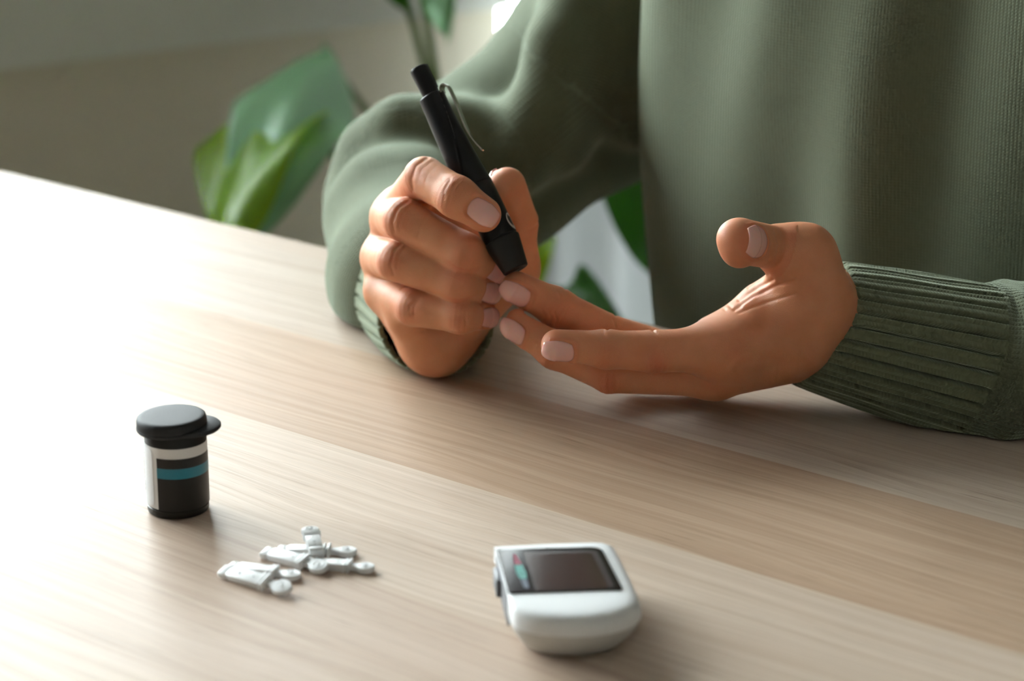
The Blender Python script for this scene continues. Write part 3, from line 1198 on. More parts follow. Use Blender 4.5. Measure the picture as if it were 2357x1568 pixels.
FOLDS = []
FOLDS += fold([(1335, -60, 1.268), (1290, 110, 1.252), (1245, 270, 1.246), (1195, 380, 1.250)], 0.015)
FOLDS += fold([(1372, 70, 1.268), (1345, 220, 1.262), (1310, 340, 1.262)], 0.010)
FOLDS += fold([(1395, -80, 1.272), (1440, 60, 1.262), (1470, 190, 1.264), (1485, 280, 1.272)], 0.014)
FOLDS += fold([(1490, -80, 1.290), (1528, 90, 1.284), (1535, 260, 1.288)], 0.011)
FOLDS += fold([(850, 330, 1.275), (930, 290, 1.262), (1050, 300, 1.258), (1150, 330, 1.258)], 0.012)
FOLDS += fold([(815, 480, 1.235), (870, 430, 1.230), (960, 410, 1.228)], 0.012)
add_prims(gs, arm, FOLDS, 0.020, 0.03)
S_ = smin(S_, arm, 0.008)
larm = gs.full()
add_prims(gs, larm, segsL, 0.02, 0.03)
S_ = smin(S_, larm, 0.012)
add_prims(gs, S_, [(BP(0.10, -0.02, 0.305), BP(-0.10, -0.02, 0.305), 0.055, 0.055)], 0.05, 0.06)
# lies on the table top, and stays behind its far edge below it
zz = (gs.lo[2] + gs.h * np.arange(gs.n[2])).astype(np.float32)[None, None, :]
xx = (gs.lo[0] + gs.h * np.arange(gs.n[0])).astype(np.float32)[:, None, None]
yy = (gs.lo[1] + gs.h * np.arange(gs.n[1])).astype(np.float32)[None, :, None]
over = ((xx - TO[0]) * tV[0] + (yy - TO[1]) * tV[1]).astype(np.float32) + np.float32(0.004)   # > 0 over the table
cut = np.minimum(np.float32(0.0012) - zz, over)
S_ = np.maximum(S_, cut)
VS, QS = surface_nets(gs, S_)
VS = smooth_verts(VS, QS, 3, 0.5)
dl = VS - bC
ang = np.arctan2(dl @ bF, dl @ bR)
ku = ang * 0.165
kv = VS[:, 2].copy()


def seg_dist(V, a, b, ra, rb):
    ba = b - a
    t = np.clip(((V - a) @ ba) / (ba @ ba), 0, 1)
    return np.linalg.norm(V - a - t[:, None] * ba, axis=1) - (ra + (rb - ra) * t)


dT = np.abs((np.sqrt(np.abs((dl @ bR) / 0.19) ** 2.3 + np.abs((dl @ bF) / 0.12) ** 2.3) - 1) * 0.12)
best = dT - 0.004
for chain in (segsA, segsF, segsL):
    acc = 0.0
    for (a, b, ra, rb) in chain:
        d = np.abs(seg_dist(VS, a, b, ra, rb))
        m = d < best
        an, tt = frame_uv(VS, a, b)
        ku = np.where(m, an * (ra + rb) / 2, ku)
        kv = np.where(m, acc + tt, kv)
        best = np.where(m, d, best)
        acc += np.linalg.norm(b - a)
me = bigmesh('sweater', VS - CB, QS)
set_attr(me, 'knit', 'FLOAT_VECTOR', np.stack([ku, kv, np.zeros(len(ku))], 1))
sweater = link('sweater', me, M_KNIT, person)


def cuff(c0, c1, e1a, e1b, e2a, e2b, ribs, depth, bow=0.0, n_in=0.012):
    """ribbed tube from the hem (c0) to the sleeve (c1); e1, e2 = half axes of the section at both ends"""
    per, nl = ribs * 26, 46
    axis = unit(c1 - c0)
    L = np.linalg.norm(c1 - c0)
    rows = []
    for k in range(7):                               # inside of the hem, rolled over
        q = k / 6.0
        rows.append((-0.0 + n_in * (1 - q) / L, 0.90 + 0.0 * q, 0.5))
    for k in range(5):
        w = math.pi * k / 4
        rows.append((-0.0022 / L * math.sin(w), 0.90 + 0.05 * (1 - math.cos(w)), 0.6))
    for k in range(1, nl + 1):
        rows.append((k / nl, 1.0, 1.0))
    vs, kn = [], []
    th = 2 * np.pi * np.arange(per) / per
    ph = (np.arange(per) % 26) / 26.0
    groove = np.exp(-((np.minimum(ph, 1 - ph)) / 0.085) ** 2)
    crown = 0.25 * (1 - np.cos(2 * np.pi * 2 * (ph))) * 0.5
    for (q, sc, am) in rows:
        qc = min(max(q, 0), 1)
        c = c0 + (c1 - c0) * q
        e1 = e1a + (e1b - e1a) * qc
        e2 = e2a + (e2b - e2a) * qc
        bul = 1 + bow * math.sin(math.pi * qc)
        fade = am * (1 - float(sstep(0.93, 1.0, qc)))
        hem = 1 - 0.5 * math.exp(-(qc / 0.05) ** 2)
        wob = 0.008 * np.sin(3 * th + 5 * qc) + 0.006 * np.sin(7 * th - 9 * qc)
        rr = sc * bul * (1 + wob)
        p = c + rr[:, None] * (np.cos(th)[:, None] * e1 + np.sin(th)[:, None] * e2)
        nrm = p - c
        nrm /= np.linalg.norm(nrm, axis=1)[:, None]
        p = p - (depth * fade * hem * (groove - 0.25 * crown))[:, None] * nrm
        vs.append(p)
        kn.append(np.stack([th / (2 * np.pi) * ribs * 0.0062, np.full(per, q * L), np.zeros(per)], 1))
    nr = len(rows)
    V = np.vstack(vs)
    V[:, 2] = np.maximum(V[:, 2], 0.0010)
    i, k = np.meshgrid(np.arange(nr - 1), np.arange(per), indexing='ij')
    k2 = (k + 1) % per
    Q = np.stack([i * per + k, (i + 1) * per + k, (i + 1) * per + k2, i * per + k2], -1).reshape(-1, 4)
    me = bigmesh('cuff', V - CB, Q)
    bm = bmesh.new()
    bm.from_mesh(me)
    bm.normal_update()
    # make the outer wall face outwards
    f = max(bm.faces, key=lambda f: (f.calc_center_median() - Vector((c0 + c1) / 2 - CB)).length)
    cc = f.calc_center_median()
    base = Vector(c0 - CB)
    axv = Vector(axis)
    rad = cc - base - axv * (cc - base).dot(axv)
    if f.normal.dot(rad) < 0:
        bmesh.ops.reverse_faces(bm, faces=bm.faces)
    bm.to_mesh(me)
    bm.free()
    set_attr(me, 'knit', 'FLOAT_VECTOR', np.vstack(kn))
    return link('cuff', me, M_RIB, sweater)


def dpx(x, y, Z):
    return x * Z / FPX * cR - y * Z / FPX * cU


cuff(PX(1886, 746, 1.034), PX(2226, 832, 1.024), dpx(52, -143, 1.034), dpx(44, -178, 1.024),
     dpx(58, 4, 1.03) - 0.023 * cF, dpx(62, -10, 1.02) - 0.030 * cF, 28, 0.0044, 0.012)
cuff(PX(1002, 737, 1.086), PX(962, 668, 1.172), dpx(134, 14, 1.088), dpx(158, 10, 1.165),
     dpx(-10, 129, 1.088), dpx(-5, 158, 1.165), 28, 0.0030, 0.05)


def sleeve_loft():
    """the left forearm of the sweater, from the end of its cuff to the elbow"""
    key = [  # x, y, Z, half axis across the view (x, y), half axis towards the viewer (x, y, depth)
        (2218, 830, 1.024, 44, -177, 62, -10, 0.0298),
        (2246, 834, 1.024, 40, -184, 60, -8, 0.0320),
        (2290, 838, 1.024, 30, -192, 52, -6, 0.0350),
        (2360, 840, 1.026, 20, -197, 40, -4, 0.0365),
        (2470, 846, 1.032, 10, -198, 20, 0, 0.0370),
        (2600, 850, 1.045, 0, -196, 10, 0, 0.0370),
    ]
    sp = spline(key, 60)
    per = 160
    th = 2 * np.pi * np.arange(per) / per
    vs, kn = [], []
    acc, last = 0.0, None
    for i, k in enumerate(sp):
        c = PX(k[0], k[1], k[2])
        e1 = dpx(k[3], k[4], k[2])
        e2 = dpx(k[5], k[6], k[2]) - k[7] * cF
        if last is not None:
            acc += np.linalg.norm(c - last)
        last = c
        g = min(1.0, i / 14.0)
        w = 1 + g * (0.018 * np.sin(4 * th + 9 * i / 60.0) + 0.014 * np.sin(7 * th - 14 * i / 60.0 + 1) + 0.012 * np.sin(2 * th + 22 * i / 60.0))
        vs.append(c + w[:, None] * (np.cos(th)[:, None] * e1 + np.sin(th)[:, None] * e2))
        kn.append(np.stack([th * 0.033, np.full(per, acc), np.zeros(per)], 1))
    V = np.vstack(vs)
    V[:, 2] = np.maximum(V[:, 2], 0.0010)
    i, k = np.meshgrid(np.arange(len(sp) - 1), np.arange(per), indexing='ij')
    k2 = (k + 1) % per
    Q = np.stack([i * per + k, (i + 1) * per + k, (i + 1) * per + k2, i * per + k2], -1).reshape(-1, 4)
    N = vnormals(V, Q)
    if np.mean(np.sum(N * (V - PX(2360, 840, 1.026)), axis=1)) < 0:
        Q = Q[:, ::-1]
    return V, Q, np.vstack(kn)


VL, QL, KL = sleeve_loft()
me = bigmesh('sweater', np.vstack([VS, VL]) - CB, np.vstack([QS, QL + len(VS)]))
set_attr(me, 'knit', 'FLOAT_VECTOR', np.vstack([np.stack([ku, kv, np.zeros(len(ku))], 1), KL]))
me.materials.append(M_KNIT)
me.shade_smooth()
sweater.data = me

# ------------------------------------------------------------------ lancing pen
def lancing_pen():
    top, tip = PX(963, 156, 1.050), PX(1188, 622, 1.033)
    ax = unit(tip - top)
    L = np.linalg.norm(tip - top)
    root = empty('lancing_pen', tip, 'black lancing pen with steel clip held between thumb and finger', 'pen')
    # local frame: z from the tip to the top, x to the side of the clip
    zl = -ax
    yl = -unit(unit(cC - top) - (unit(cC - top) @ zl) * zl)
    xl = np.cross(yl, zl)
    M = Matrix(((xl[0], yl[0], zl[0]), (xl[1], yl[1], zl[1]), (xl[2], yl[2], zl[2])))
    root.rotation_euler = M.to_euler()
    px = L / 518.0
    z = lambda q: L - q * px     # q = pixels from the top end along the axis
    # sculpted barrel: one side is planed flat, the edge of the flat sweeps round the barrel
    def mod(r, zz, th):
        q = (L - zz) / px
        t = min(max((q - 60) / 230.0, 0), 1)
        edge = R_(58) + R_(62) * (t ** 1.6)
        d = (th + math.pi) % (2 * math.pi) - math.pi
        w = math.sin(math.pi * min(max((q - 58) / 245.0, 0), 1)) ** 0.6
        d = -d
        r = r + 0.00035 * w * math.exp(-((d - edge) / R_(4)) ** 2)
        if -R_(60) < d < edge:
            r = r - 0.0012 * w * float(sstep(0, R_(7), edge - d)) * float(sstep(-R_(60), -R_(30), d))
        return r
    prof = [(30, 74), (31.2, 75.5), (31.8, 80), (33, 112), (35, 150), (37.5, 200), (39, 250), (39.5, 296), (39.5, 306)]
    dense = []
    for i in range(len(prof) - 1):
        (r0, q0), (r1, q1) = prof[i], prof[i + 1]
        k = max(1, int((q1 - q0) / 4))
        for j in range(k):
            f = j / k
            dense.append(((r0 + (r1 - r0) * f) * px, z(q0 + (q1 - q0) * f)))
    dense.append((39.5 * px, z(306)))
    dense = [(0.5 * px, z(74))] + dense + [(36 * px, z(306.5))]
    me = lathe_me('barrel', dense[::-1], 128, mod)
    sharp(me, 30)
    link('barrel', me, M_PEN, root, smooth=False)
    low = [(0.5 * px, z(307)), (38.5 * px, z(307)), (39.3 * px, z(308.5)), (39.6 * px, z(360)), (39.2 * px, z(400)), (38.8 * px, z(437)), (38.2 * px, z(438.5)), (36.5 * px, z(439)), (36.5 * px, z(443)), (0.5 * px, z(444))]
    me = lathe_me('grip', low[::-1], 96)
    sharp(me, 30)
    link('grip', me, M_PEN, root, smooth=False)
    me = lathe_me('plunger', [(19.4 * px, z(70)), (19.4 * px, z(69)), (20.2 * px, z(60)), (21.6 * px, z(8)), (21.3 * px, z(3.5)), (20.0 * px, z(1.2)), (17.5 * px, z(0.2)), (0.3 * px, z(-0.5))], 72)
    sharp(me, 30)
    pl = link('plunger', me, M_PEN, root, smooth=False)
    link('plunger_ridge', box_me('plunger_ridge', 16 * px, 22.3 * px, -3 * px, 3 * px, z(60), z(0.5), 1.2 * px), M_PEN, pl)
    cp = [(10 * px, z(518)), (17 * px, z(518.2)), (26.8 * px, z(518)), (29.2 * px, z(516.5)), (29.8 * px, z(513)), (33.5 * px, z(492)), (38.5 * px, z(462)), (41.2 * px, z(446)), (41.0 * px, z(443.5)), (39.5 * px, z(442)), (10 * px, z(442))]
    me = lathe_me('cap', cp, 96)
    sharp(me, 30)
    cap = link('cap', me, M_PENCAP, root, smooth=False)
    link('aperture', lathe_me('aperture', [(0.3 * px, z(518.6)), (8 * px, z(518.6)), (9 * px, z(517.5)), (0.3 * px, z(517.2))], 32), M_PEN, cap)
    # spring clip: a bent steel strip standing off the barrel
    pts = [(26, 80), (28, 71), (32, 66), (38, 65), (43, 70), (45, 82), (45, 110), (43.5, 135), (41, 165), (40.3, 182), (42, 202), (46.5, 222), (52, 242)]
    # one strip, 5 mm wide at the bend and narrowing to its free end
    sp = spline([(a, b) for a, b in pts], 60)
    vs, fs = [], []
    n = len(sp)
    for i in range(n):
        t = sp[min(i + 1, n - 1)] - sp[max(i - 1, 0)]
        t = t / np.linalg.norm(t)
        nr = np.array([-t[1], t[0]]) * 1.3
        w = (15 - 8.0 * (i / n)) * (1.0 if i < n - 4 else 0.75)
        for (sg, dy) in ((1, -w), (1, w), (-1, w), (-1, -w)):
            vs.append(((sp[i][0] + sg * nr[0]) * px, (dy) * px, z(sp[i][1] + sg * nr[1])))
    for i in range(n - 1):
        for k in range(4):
            a, b = i * 4 + k, i * 4 + (k + 1) % 4
            fs.append((a, b, b + 4, a + 4))
    fs += [(3, 2, 1, 0), (4 * n - 4, 4 * n - 3, 4 * n - 2, 4 * n - 1)]
    me = pydata('clip', vs, fs)
    sharp(me, 40)
    link('clip', me, M_STEEL, root, smooth=False).rotation_euler = (0, 0, R_(-16))
    # printed oval mark on the grip
    vs, fs = [], []
    n = 36
    a0 = R_(-14)
    for i in range(n):
        w = 2 * math.pi * i / n
        for k, f in ((0, 1.0), (1, 0.74 if math.sin(w + 0.9) < 0.2 else 0.42)):
            dz = 21 * math.sin(w) * f + (3 if k else 0)
            da = R_(26) * math.cos(w) * f
            rr = 39.6 * px
            vs.append((rr * math.cos(a0 + da), rr * math.sin(a0 + da), z(414 - dz)))
    for i in range(n):
        j = (i + 1) % n
        fs.append((2 * i, 2 * j, 2 * j + 1, 2 * i + 1))
    pr = link('printed_mark', pydata('printed_mark', vs, fs), M_PRINT, root)
    return root


lancing_pen()


# ------------------------------------------------------------------ test strip vial
def vial():
    c = GP(411, 1172)
    root = empty('test_strip_vial', c, 'black test strip vial with white and teal label and flip lid', 'vial', rotz=0)
    R, H = 0.0119, 0.0332
    prof = [(0.004, 0.0), (R - 0.0012, 0.0), (R - 0.0004, 0.0004), (R, 0.0014), (R, 0.0030), (R - 0.00025, 0.0032), (R - 0.00025, 0.0036), (R, 0.0038),
            (R, H), (R - 0.0002, H + 0.0004), (R - 0.0008, H + 0.0008), (0.004, H + 0.0008)]
    me = lathe_me('body', prof, 96)
    sharp(me, 35)
    b = link('body', me, M_VIAL, root, smooth=False)

    def patch(name, a0, a1, z0, z1, r, m, parent, rc=0.0, n=60):
        """a sticker bent round the vial, outline with rounded right corners (radius rc)"""
        vs, fs = [], []
        nz = 24 if rc else 1
        for i in range(n + 1):
            f = i / n
            for j in range(nz + 1):
                zz = z0 + (z1 - z0) * j / nz
                amax = a1
                if rc:
                    dz = max(0, rc - min(zz - z0, z1 - zz))
                    amax = a1 - (rc - math.sqrt(max(rc * rc - dz * dz, 0))) / r
                a = a0 + (amax - a0) * f
                for rr in (r, r + 0.00010):
                    vs.append((rr * math.sin(a), -rr * math.cos(a), zz))
        w = (nz + 1) * 2
        for i in range(n):
            for j in range(nz):
                q = i * w + j * 2
                fs.append((q + 1, q + 3 if False else q + w + 1, q + w + 3, q + 3))
                fs.append((q, q + 2, q + w + 2, q + w))
        for j in range(nz):
            for base in (0, n * w):
                q = base + j * 2
                fs.append((q, q + 1, q + 3, q + 2))
        for i in range(n):
            for base in (0, nz * 2):
                q = i * w + base
                fs.append((q, q + w, q + w + 1, q + 1))
        me = pydata(name, vs, fs)
        sharp(me, 40)
        return link(name, me, m, parent, smooth=False)

    # angle 0 faces -y (the viewer), positive to the right
    lab = patch('label', R_(-150), R_(150), 0.0038, 0.0287, R + 0.00002, M_LABEL, root)
    a0 = R_(-30)
    patch('black_print', a0, R_(150.5), 0.0037, 0.0247, R + 0.00013, M_LBLACK, lab)
    patch('teal_band', a0, R_(150.6), 0.0167, 0.0208, R + 0.00018, M_TEAL, lab)
    patch('peel_label', R_(-140), R_(-40), 0.0044, 0.0282, R + 0.00020, M_PEEL, lab, rc=0.0022)
    # small print running up the far left of the label
    for k in range(11):
        zz = 0.0075 + k * 0.0016
        patch('small_print', R_(-81), R_(-77.5), zz, zz + (0.0011 if k % 3 else 0.0006), R + 0.00032, M_SLATE, lab, n=2)
    # lid: cap, flange with thumb tab to the right and a hinge behind
    lr = 0.01335
    z0 = 0.0342
    n = 128
    tab_dir = R_(-8)

    def flange(th):
        d = (th - tab_dir + math.pi) % (2 * math.pi) - math.pi
        # thumb tab: a circle of its own set off to the side
        off, tr = 0.0078, 0.0112
        base = 0.01355
        cx = off * math.cos(d)
        dsc = tr * tr - (off * math.sin(d)) ** 2
        r = cx + math.sqrt(dsc) if dsc > 0 and abs(d) < math.pi / 2 else 0
        return max(base, r)

    fr = np.array([flange(2 * math.pi * k / n) for k in range(n)])
    for _ in range(3):
        fr = 0.25 * np.roll(fr, 1) + 0.5 * fr + 0.25 * np.roll(fr, -1)
    vs, fs = [], []
    lay = [(-0.0005, 0.85), (-0.0009, 0.975), (-0.0004, 1.0), (0.0004, 1.0), (0.0009, 0.975), (0.0010, 0.85)]
    for (dz, f) in lay:
        for k in range(n):
            th = 2 * math.pi * k / n
            rr = fr[k] * f if f > 0.9 else min(fr[k] * f, 0.0125)
            vs.append((rr * math.cos(th), rr * math.sin(th), z0 + dz))
    for i in range(len(lay) - 1):
        for k in range(n):
            k2 = (k + 1) % n
            fs.append((i * n + k, i * n + k2, (i + 1) * n + k2, (i + 1) * n + k))
    fs.append(tuple(range(n - 1, -1, -1)))
    fs.append(tuple((len(lay) - 1) * n + k for k in range(n)))
    cp = [(lr - 0.0006, z0 - 0.0004), (lr + 0.0001, z0 + 0.0006), (lr, z0 + 0.0030), (lr - 0.00025, z0 + 0.0039), (lr - 0.0009, z0 + 0.0044), (lr - 0.0022, z0 + 0.00455), (0.006, z0 + 0.0046), (0.0003, z0 + 0.0046)]
    neck = [(R - 0.0006, z0 - 0.0016), (R - 0.0001, z0 - 0.0012), (R + 0.0006, z0 - 0.0002)]
    me = lathe_me('lid', cp, n)
    sharp(me, 38)
    lid = link('lid', me, M_LID, root, smooth=False)
    me = pydata('thumb_tab', vs, fs)
    sharp(me, 50)
    link('thumb_tab', me, M_LID, lid, smooth=False)
    me = lathe_me('neck_ring', [(0.006, z0 - 0.002), (R - 0.0006, z0 - 0.0018), (R + 0.0002, z0 - 0.0010), (R + 0.0004, z0), (0.006, z0)], 96)
    link('neck_ring', me, M_LID, lid)
    hg = link('hinge', box_me('hinge', -0.003, 0.003, 0.0115, 0.0142, z0 - 0.003, z0 + 0.001, 0.0005), M_LID, lid)
    lid.rotation_euler = (R_(0.6), R_(-1.8), 0)
    return root


vial()


# ------------------------------------------------------------------ lancets
def lancet_proto():
    """flat on the table, x from the cut end to the round head, about 28 mm"""
    root = bpy.data.objects.new('lancet', None)
    COL.objects.link(root)
    root.empty_display_size = 0.01
    mm = 0.001
    # stem: tapering bar with a notched end
    bm = bmesh.new()
    xs = [(0, 2.5, 1.4), (0.6, 2.9, 1.7), (3.0, 3.0, 1.8), (3.2, 2.3, 1.8), (3.9, 2.3, 1.8), (4.1, 3.0, 1.9), (12, 3.1, 2.1), (18.2, 3.2, 2.2)]
    rows = []
    for (x, w, h) in xs:
        rows.append([bm.verts.new((x * mm, sy * w * mm, zz * mm)) for sy, zz in ((-1, 0.0), (1, 0.0), (1, 2 * h), (-1, 2 * h))])
    for i in range(len(rows) - 1):
        for k in range(4):
            bm.faces.new((rows[i][k], rows[i][(k + 1) % 4], rows[i + 1][(k + 1) % 4], rows[i + 1][k]))
    bm.faces.new(rows[0][::-1])
    bm.faces.new(rows[-1])
    bmesh.ops.recalc_face_normals(bm, faces=bm.faces)
    bmesh.ops.bevel(bm, geom=bm.edges[:], offset=0.35 * mm, segments=2, profile=0.5, affect='EDGES')
    me = bpy.data.meshes.new('stem')
    bm.to_mesh(me)
    bm.free()
    sharp(me, 40)
    stem = link('stem', me, M_LANCET, root, smooth=False)
    for x, r, zt in ((5.6, 0.42, 3.92), (8.6, 0.62, 4.02), (14.6, 0.34, 4.28)):  # no hole is cut: a grey disc stands for its shade
        o = link('dimple_shade', lathe_me('dimple_shade', [(r * mm, (zt - 0.35) * mm), (r * mm, (zt + 0.035) * mm), (r * 0.8 * mm, (zt + 0.04) * mm)], 18), M_PITSHADE, stem)
        o.location = (x * mm, 0, 0)
    # collar between stem and head
    bm = bmesh.new()
    for (x0, x1, w, h) in ((17.2, 18.4, 3.7, 4.9), (18.9, 20.1, 3.8, 5.1)):
        r = bmesh.ops.create_cube(bm, size=1.0)
        for v in r['verts']:
            v.co = Vector(((x0 + x1) / 2 * mm + v.co.x * (x1 - x0) * mm, v.co.y * 2 * w * mm, (h / 2 + v.co.z * h) * mm))
    bmesh.ops.bevel(bm, geom=bm.edges[:], offset=0.4 * mm, segments=2, profile=0.5, affect='EDGES')
    me = bpy.data.meshes.new('collar')
    bm.to_mesh(me)
    bm.free()
    sharp(me, 40)
    link('collar', me, M_LANCET, root, smooth=False)
    # twist-off head: waisted neck flaring into a disc with a raised ring
    n = 40
    vs, fs = [], []
    out = []
    cx, rd = 26.2, 3.9
    for k in range(n):
        a = math.pi * 0.80 * (2 * k / (n - 1) - 1)
        out.append((cx + rd * math.cos(a), rd * math.sin(a)))
    out = [(19.6, -1.7), (21.5, -1.5)] + out + [(21.5, 1.5), (19.6, 1.7)]
    cxy = np.mean(out, axis=0)
    lay = [(0.3, 0.90), (0.75, 0.98), (1.3, 1.0), (2.6, 1.0), (3.2, 0.97), (3.5, 0.88)]
    N = len(out)
    for (zz, f) in lay:
        for (x, y) in out:
            if x > 22:
                vs.append(((cx + (x - cx) * f) * mm, y * f * mm, zz * mm))
            else:
                vs.append((x * mm, y * f * mm, zz * mm))
    for i in range(len(lay) - 1):
        for k in range(N):
            k2 = (k + 1) % N
            fs.append((i * N + k, i * N + k2, (i + 1) * N + k2, (i + 1) * N + k))
    fs.append(tuple(range(N - 1, -1, -1)))
    fs.append(tuple((len(lay) - 1) * N + k for k in range(N)))
    me = pydata('head', vs, fs)
    sharp(me, 40)
    head = link('head', me, M_LANCET, root, smooth=False)
    tor = [((2.0 + 0.45 * math.cos(w)) * mm, (3.5 + 0.35 * math.sin(w)) * mm) for w in np.linspace(-0.3, math.pi + 0.3, 9)]
    ring = link('raised_ring', lathe_me('raised_ring', tor, 28), M_LANCET, head)
    ring.location = (cx * mm, 0, 0)
    bt = link('raised_button', lathe_me('raised_button', [(0.9 * mm, 3.3 * mm), (0.9 * mm, 3.8 * mm), (0.6 * mm, 4.0 * mm), (0.1 * mm, 4.05 * mm)], 20), M_LANCET, head)
    bt.location = (cx * mm, 0, 0)
    return root


def copy_tree(o, parent=None):
    c = o.copy()
    COL.objects.link(c)
    if parent is not None:
        c.parent = parent
    for ch in o.children:
        copy_tree(ch, c)
    return c


proto = lancet_proto()
LANC = [
    # tail pixel, head pixel, base height, scale, roll about its length, label
    ((511, 1314), (672, 1360), 0.0, 1.0, 20, 'white lancet nearest the camera, with two dimples shown as shade-grey discs along its stem'),
    ((526, 1299), (692, 1324), 0.0, 0.93, 0, 'white lancet mostly hidden behind the nearest lancet, its round head showing'),
    ((606, 1270), (754, 1310), 0.0, 1.0, 14, 'white lancet in the middle of the heap lying across the end of another'),
    ((700, 1290), (862, 1306), 0.0, 0.96, 0, 'white lancet at the right of the heap, its tail under the middle one'),
    ((638, 1262), (822, 1267), 0.0, 0.96, 0, 'white lancet at the back of the heap lying straight across the grain'),
    ((728, 1262), (712, 1218), 0.004, 0.93, 0, 'white lancet pointing to the vial, its stem resting on the lancet at the back'),
]
for i, (a, b, z, sc, roll, lb) in enumerate(LANC):
    o = proto if i == 0 else copy_tree(proto)
    A, Bq = GP(*a, 0.002 + z), GP(*b, 0.002 + z)
    d = Bq - A
    o.location = (A[0], A[1], 0.0032 * math.sin(R_(roll)))
    L = np.linalg.norm(d[:2])
    k = L / 0.0301
    print('lancet', i, 'length', round(L * 1000, 1))
    o.scale = (k, 0.88, 0.68)
    o.rotation_euler = (R_(roll), 0, math.atan2(d[1], d[0]))
    tag(o, lb, 'lancet', 'white lancets lying on the table')
    if i == 5:
        o.location.z = 0.0034
        o.rotation_euler[1] = R_(-5)


# ------------------------------------------------------------------ glucose meter
def meter():
    root = empty('glucose_meter', (0.0190, 0.7640, 0), 'white glucose meter with a dark screen lying on the table', 'glucose meter')
    H = 0.0170

    def outline(grow=0.0, flat=True):
        """plan, counter-clockwise: squarer far left, bulging right and near sides"""
        key = [(-0.0252, 0.0303), (-0.0235, 0.0312), (-0.0050, 0.0338), (0.0118, 0.0350), (0.0158, 0.0338), (0.0182, 0.0290), (0.0215, 0.0080), (0.0242, -0.0130), (0.0240, -0.0200),
               (0.0205, -0.0268), (0.0125, -0.0322), (0.0026, -0.0344), (-0.0090, -0.0330), (-0.0160, -0.0292), (-0.0192, -0.0240), (-0.0204, -0.0140), (-0.0228, 0.0100), (-0.0248, 0.0270)]
        P = np.array(key + key[:3])
        sp = []
        m = len(key)
        for i in range(m):
            a, b, c, d = (np.array(key[(i + q) % m]) for q in (-1, 0, 1, 2))
            for t in np.arange(0, 1, 1 / 8):
                sp.append(0.5 * (2 * b + (c - a) * t + (2 * a - 5 * b + 4 * c - d) * t * t + (3 * b - a - 3 * c + d) * t ** 3))
        P = np.array(sp)
        x0 = -0.0225 if flat else 0.0
        sx = 1 + grow / (0.0465 if flat else 0.0245)
        return np.stack([x0 + (P[:, 0] - x0) * sx, P[:, 1] * (1 + grow / 0.0345)], 1)

    def loft(name, levels, m, parent, top=True, bottom=True, ang=40, flat=True):
        vs, fs = [], []
        n = None
        for (zz, gr, tilt) in levels:
            P = outline(gr, flat=flat)
            n = len(P)
            for p in P:
                vs.append((p[0], p[1], zz + tilt * p[1]))
        for i in range(len(levels) - 1):
            for k in range(n):
                k2 = (k + 1) % n
                fs.append((i * n + k, i * n + k2, (i + 1) * n + k2, (i + 1) * n + k))
        if bottom:
            fs.append(tuple(range(n - 1, -1, -1)))
        if top:
            fs.append(tuple((len(levels) - 1) * n + k for k in range(n)))
        me = pydata(name, vs, fs)
        bm = bmesh.new()
        bm.from_mesh(me)
        bmesh.ops.recalc_face_normals(bm, faces=bm.faces)
        bm.to_mesh(me)
        bm.free()
        sharp(me, ang)
        return link(name, me, m, parent, smooth=False)

    loft('lower_shell', [(0.0008, -0.0075, 0), (0.0010, -0.0062, 0), (0.0035, -0.0040, 0), (0.0075, -0.0012, 0), (0.0105, -0.0002, 0)], M_METERLOW, root, flat=False)
    up = loft('upper_shell', [(0.0104, -0.0001, 0), (0.0118, 0.0, 0), (H - 0.0030, -0.0003, 0), (H - 0.0012, -0.0012, 0), (H - 0.0004, -0.0024, 0), (H, -0.0044, 0), (H + 0.0002, -0.0080, 0)], M_METER, root)
    # feet
    for (x, y) in ((-0.012, 0.022), (0.012, 0.022), (-0.009, -0.02), (0.012, -0.02)):
        o = link('foot', lathe_me('foot', [(0.0025, 0.0), (0.0025, 0.0012), (0.002, 0.0013)], 20), M_BUTTON, root)
        o.location = (x, y, 0)

    def slab(name, pts, z0, z1, m, parent, bev=0.0003):
        bm = bmesh.new()
        lo = [bm.verts.new((x, y, z0)) for x, y in pts]
        hi = [bm.verts.new((x, y, z1)) for x, y in pts]
        n = len(pts)
        bm.faces.new(lo[::-1])
        bm.faces.new(hi)
        for k in range(n):
            bm.faces.new((lo[k], lo[(k + 1) % n], hi[(k + 1) % n], hi[k]))
        bmesh.ops.recalc_face_normals(bm, faces=bm.faces)
        if bev:
            bmesh.ops.bevel(bm, geom=[e for e in bm.edges if all(v.co.z > (z0 + z1) / 2 for v in e.verts)], offset=bev, segments=2, profile=0.5, affect='EDGES')
        me = bpy.data.meshes.new(name)
        bm.to_mesh(me)
        bm.free()
        sharp(me, 40)
        return link(name, me, m, parent, smooth=False)

    def rounded(pts, rad, seg=6):
        out = []
        n = len(pts)
        for i in range(n):
            p = np.array(pts[i], float)
            a, b = unit(np.array(pts[i - 1]) - p), unit(np.array(pts[(i + 1) % n]) - p)
            r = rad[i]
            A, Bq = p + a * r, p + b * r
            for k in range(seg + 1):
                t = k / seg
                out.append(tuple((1 - t) ** 2 * A + 2 * t * (1 - t) * p + t * t * Bq))
        return out

    zt = H + 0.0007
    scr = slab('screen', rounded([(-0.0201, -0.0144), (0.0184, -0.0112), (0.0122, 0.0262), (-0.0242, 0.0236)], [0.0012, 0.0014, 0.0045, 0.0012]), H - 0.004, zt, M_SCREEN, up, 0)
    rim = slab('display_rim', rounded([(-0.0108, -0.0125), (0.0160, -0.0100), (0.0105, 0.0232), (-0.0150, 0.0215)], [0.001, 0.002, 0.003, 0.001]), zt - 0.001, zt + 0.00003, M_LCDRIM, scr, 0)
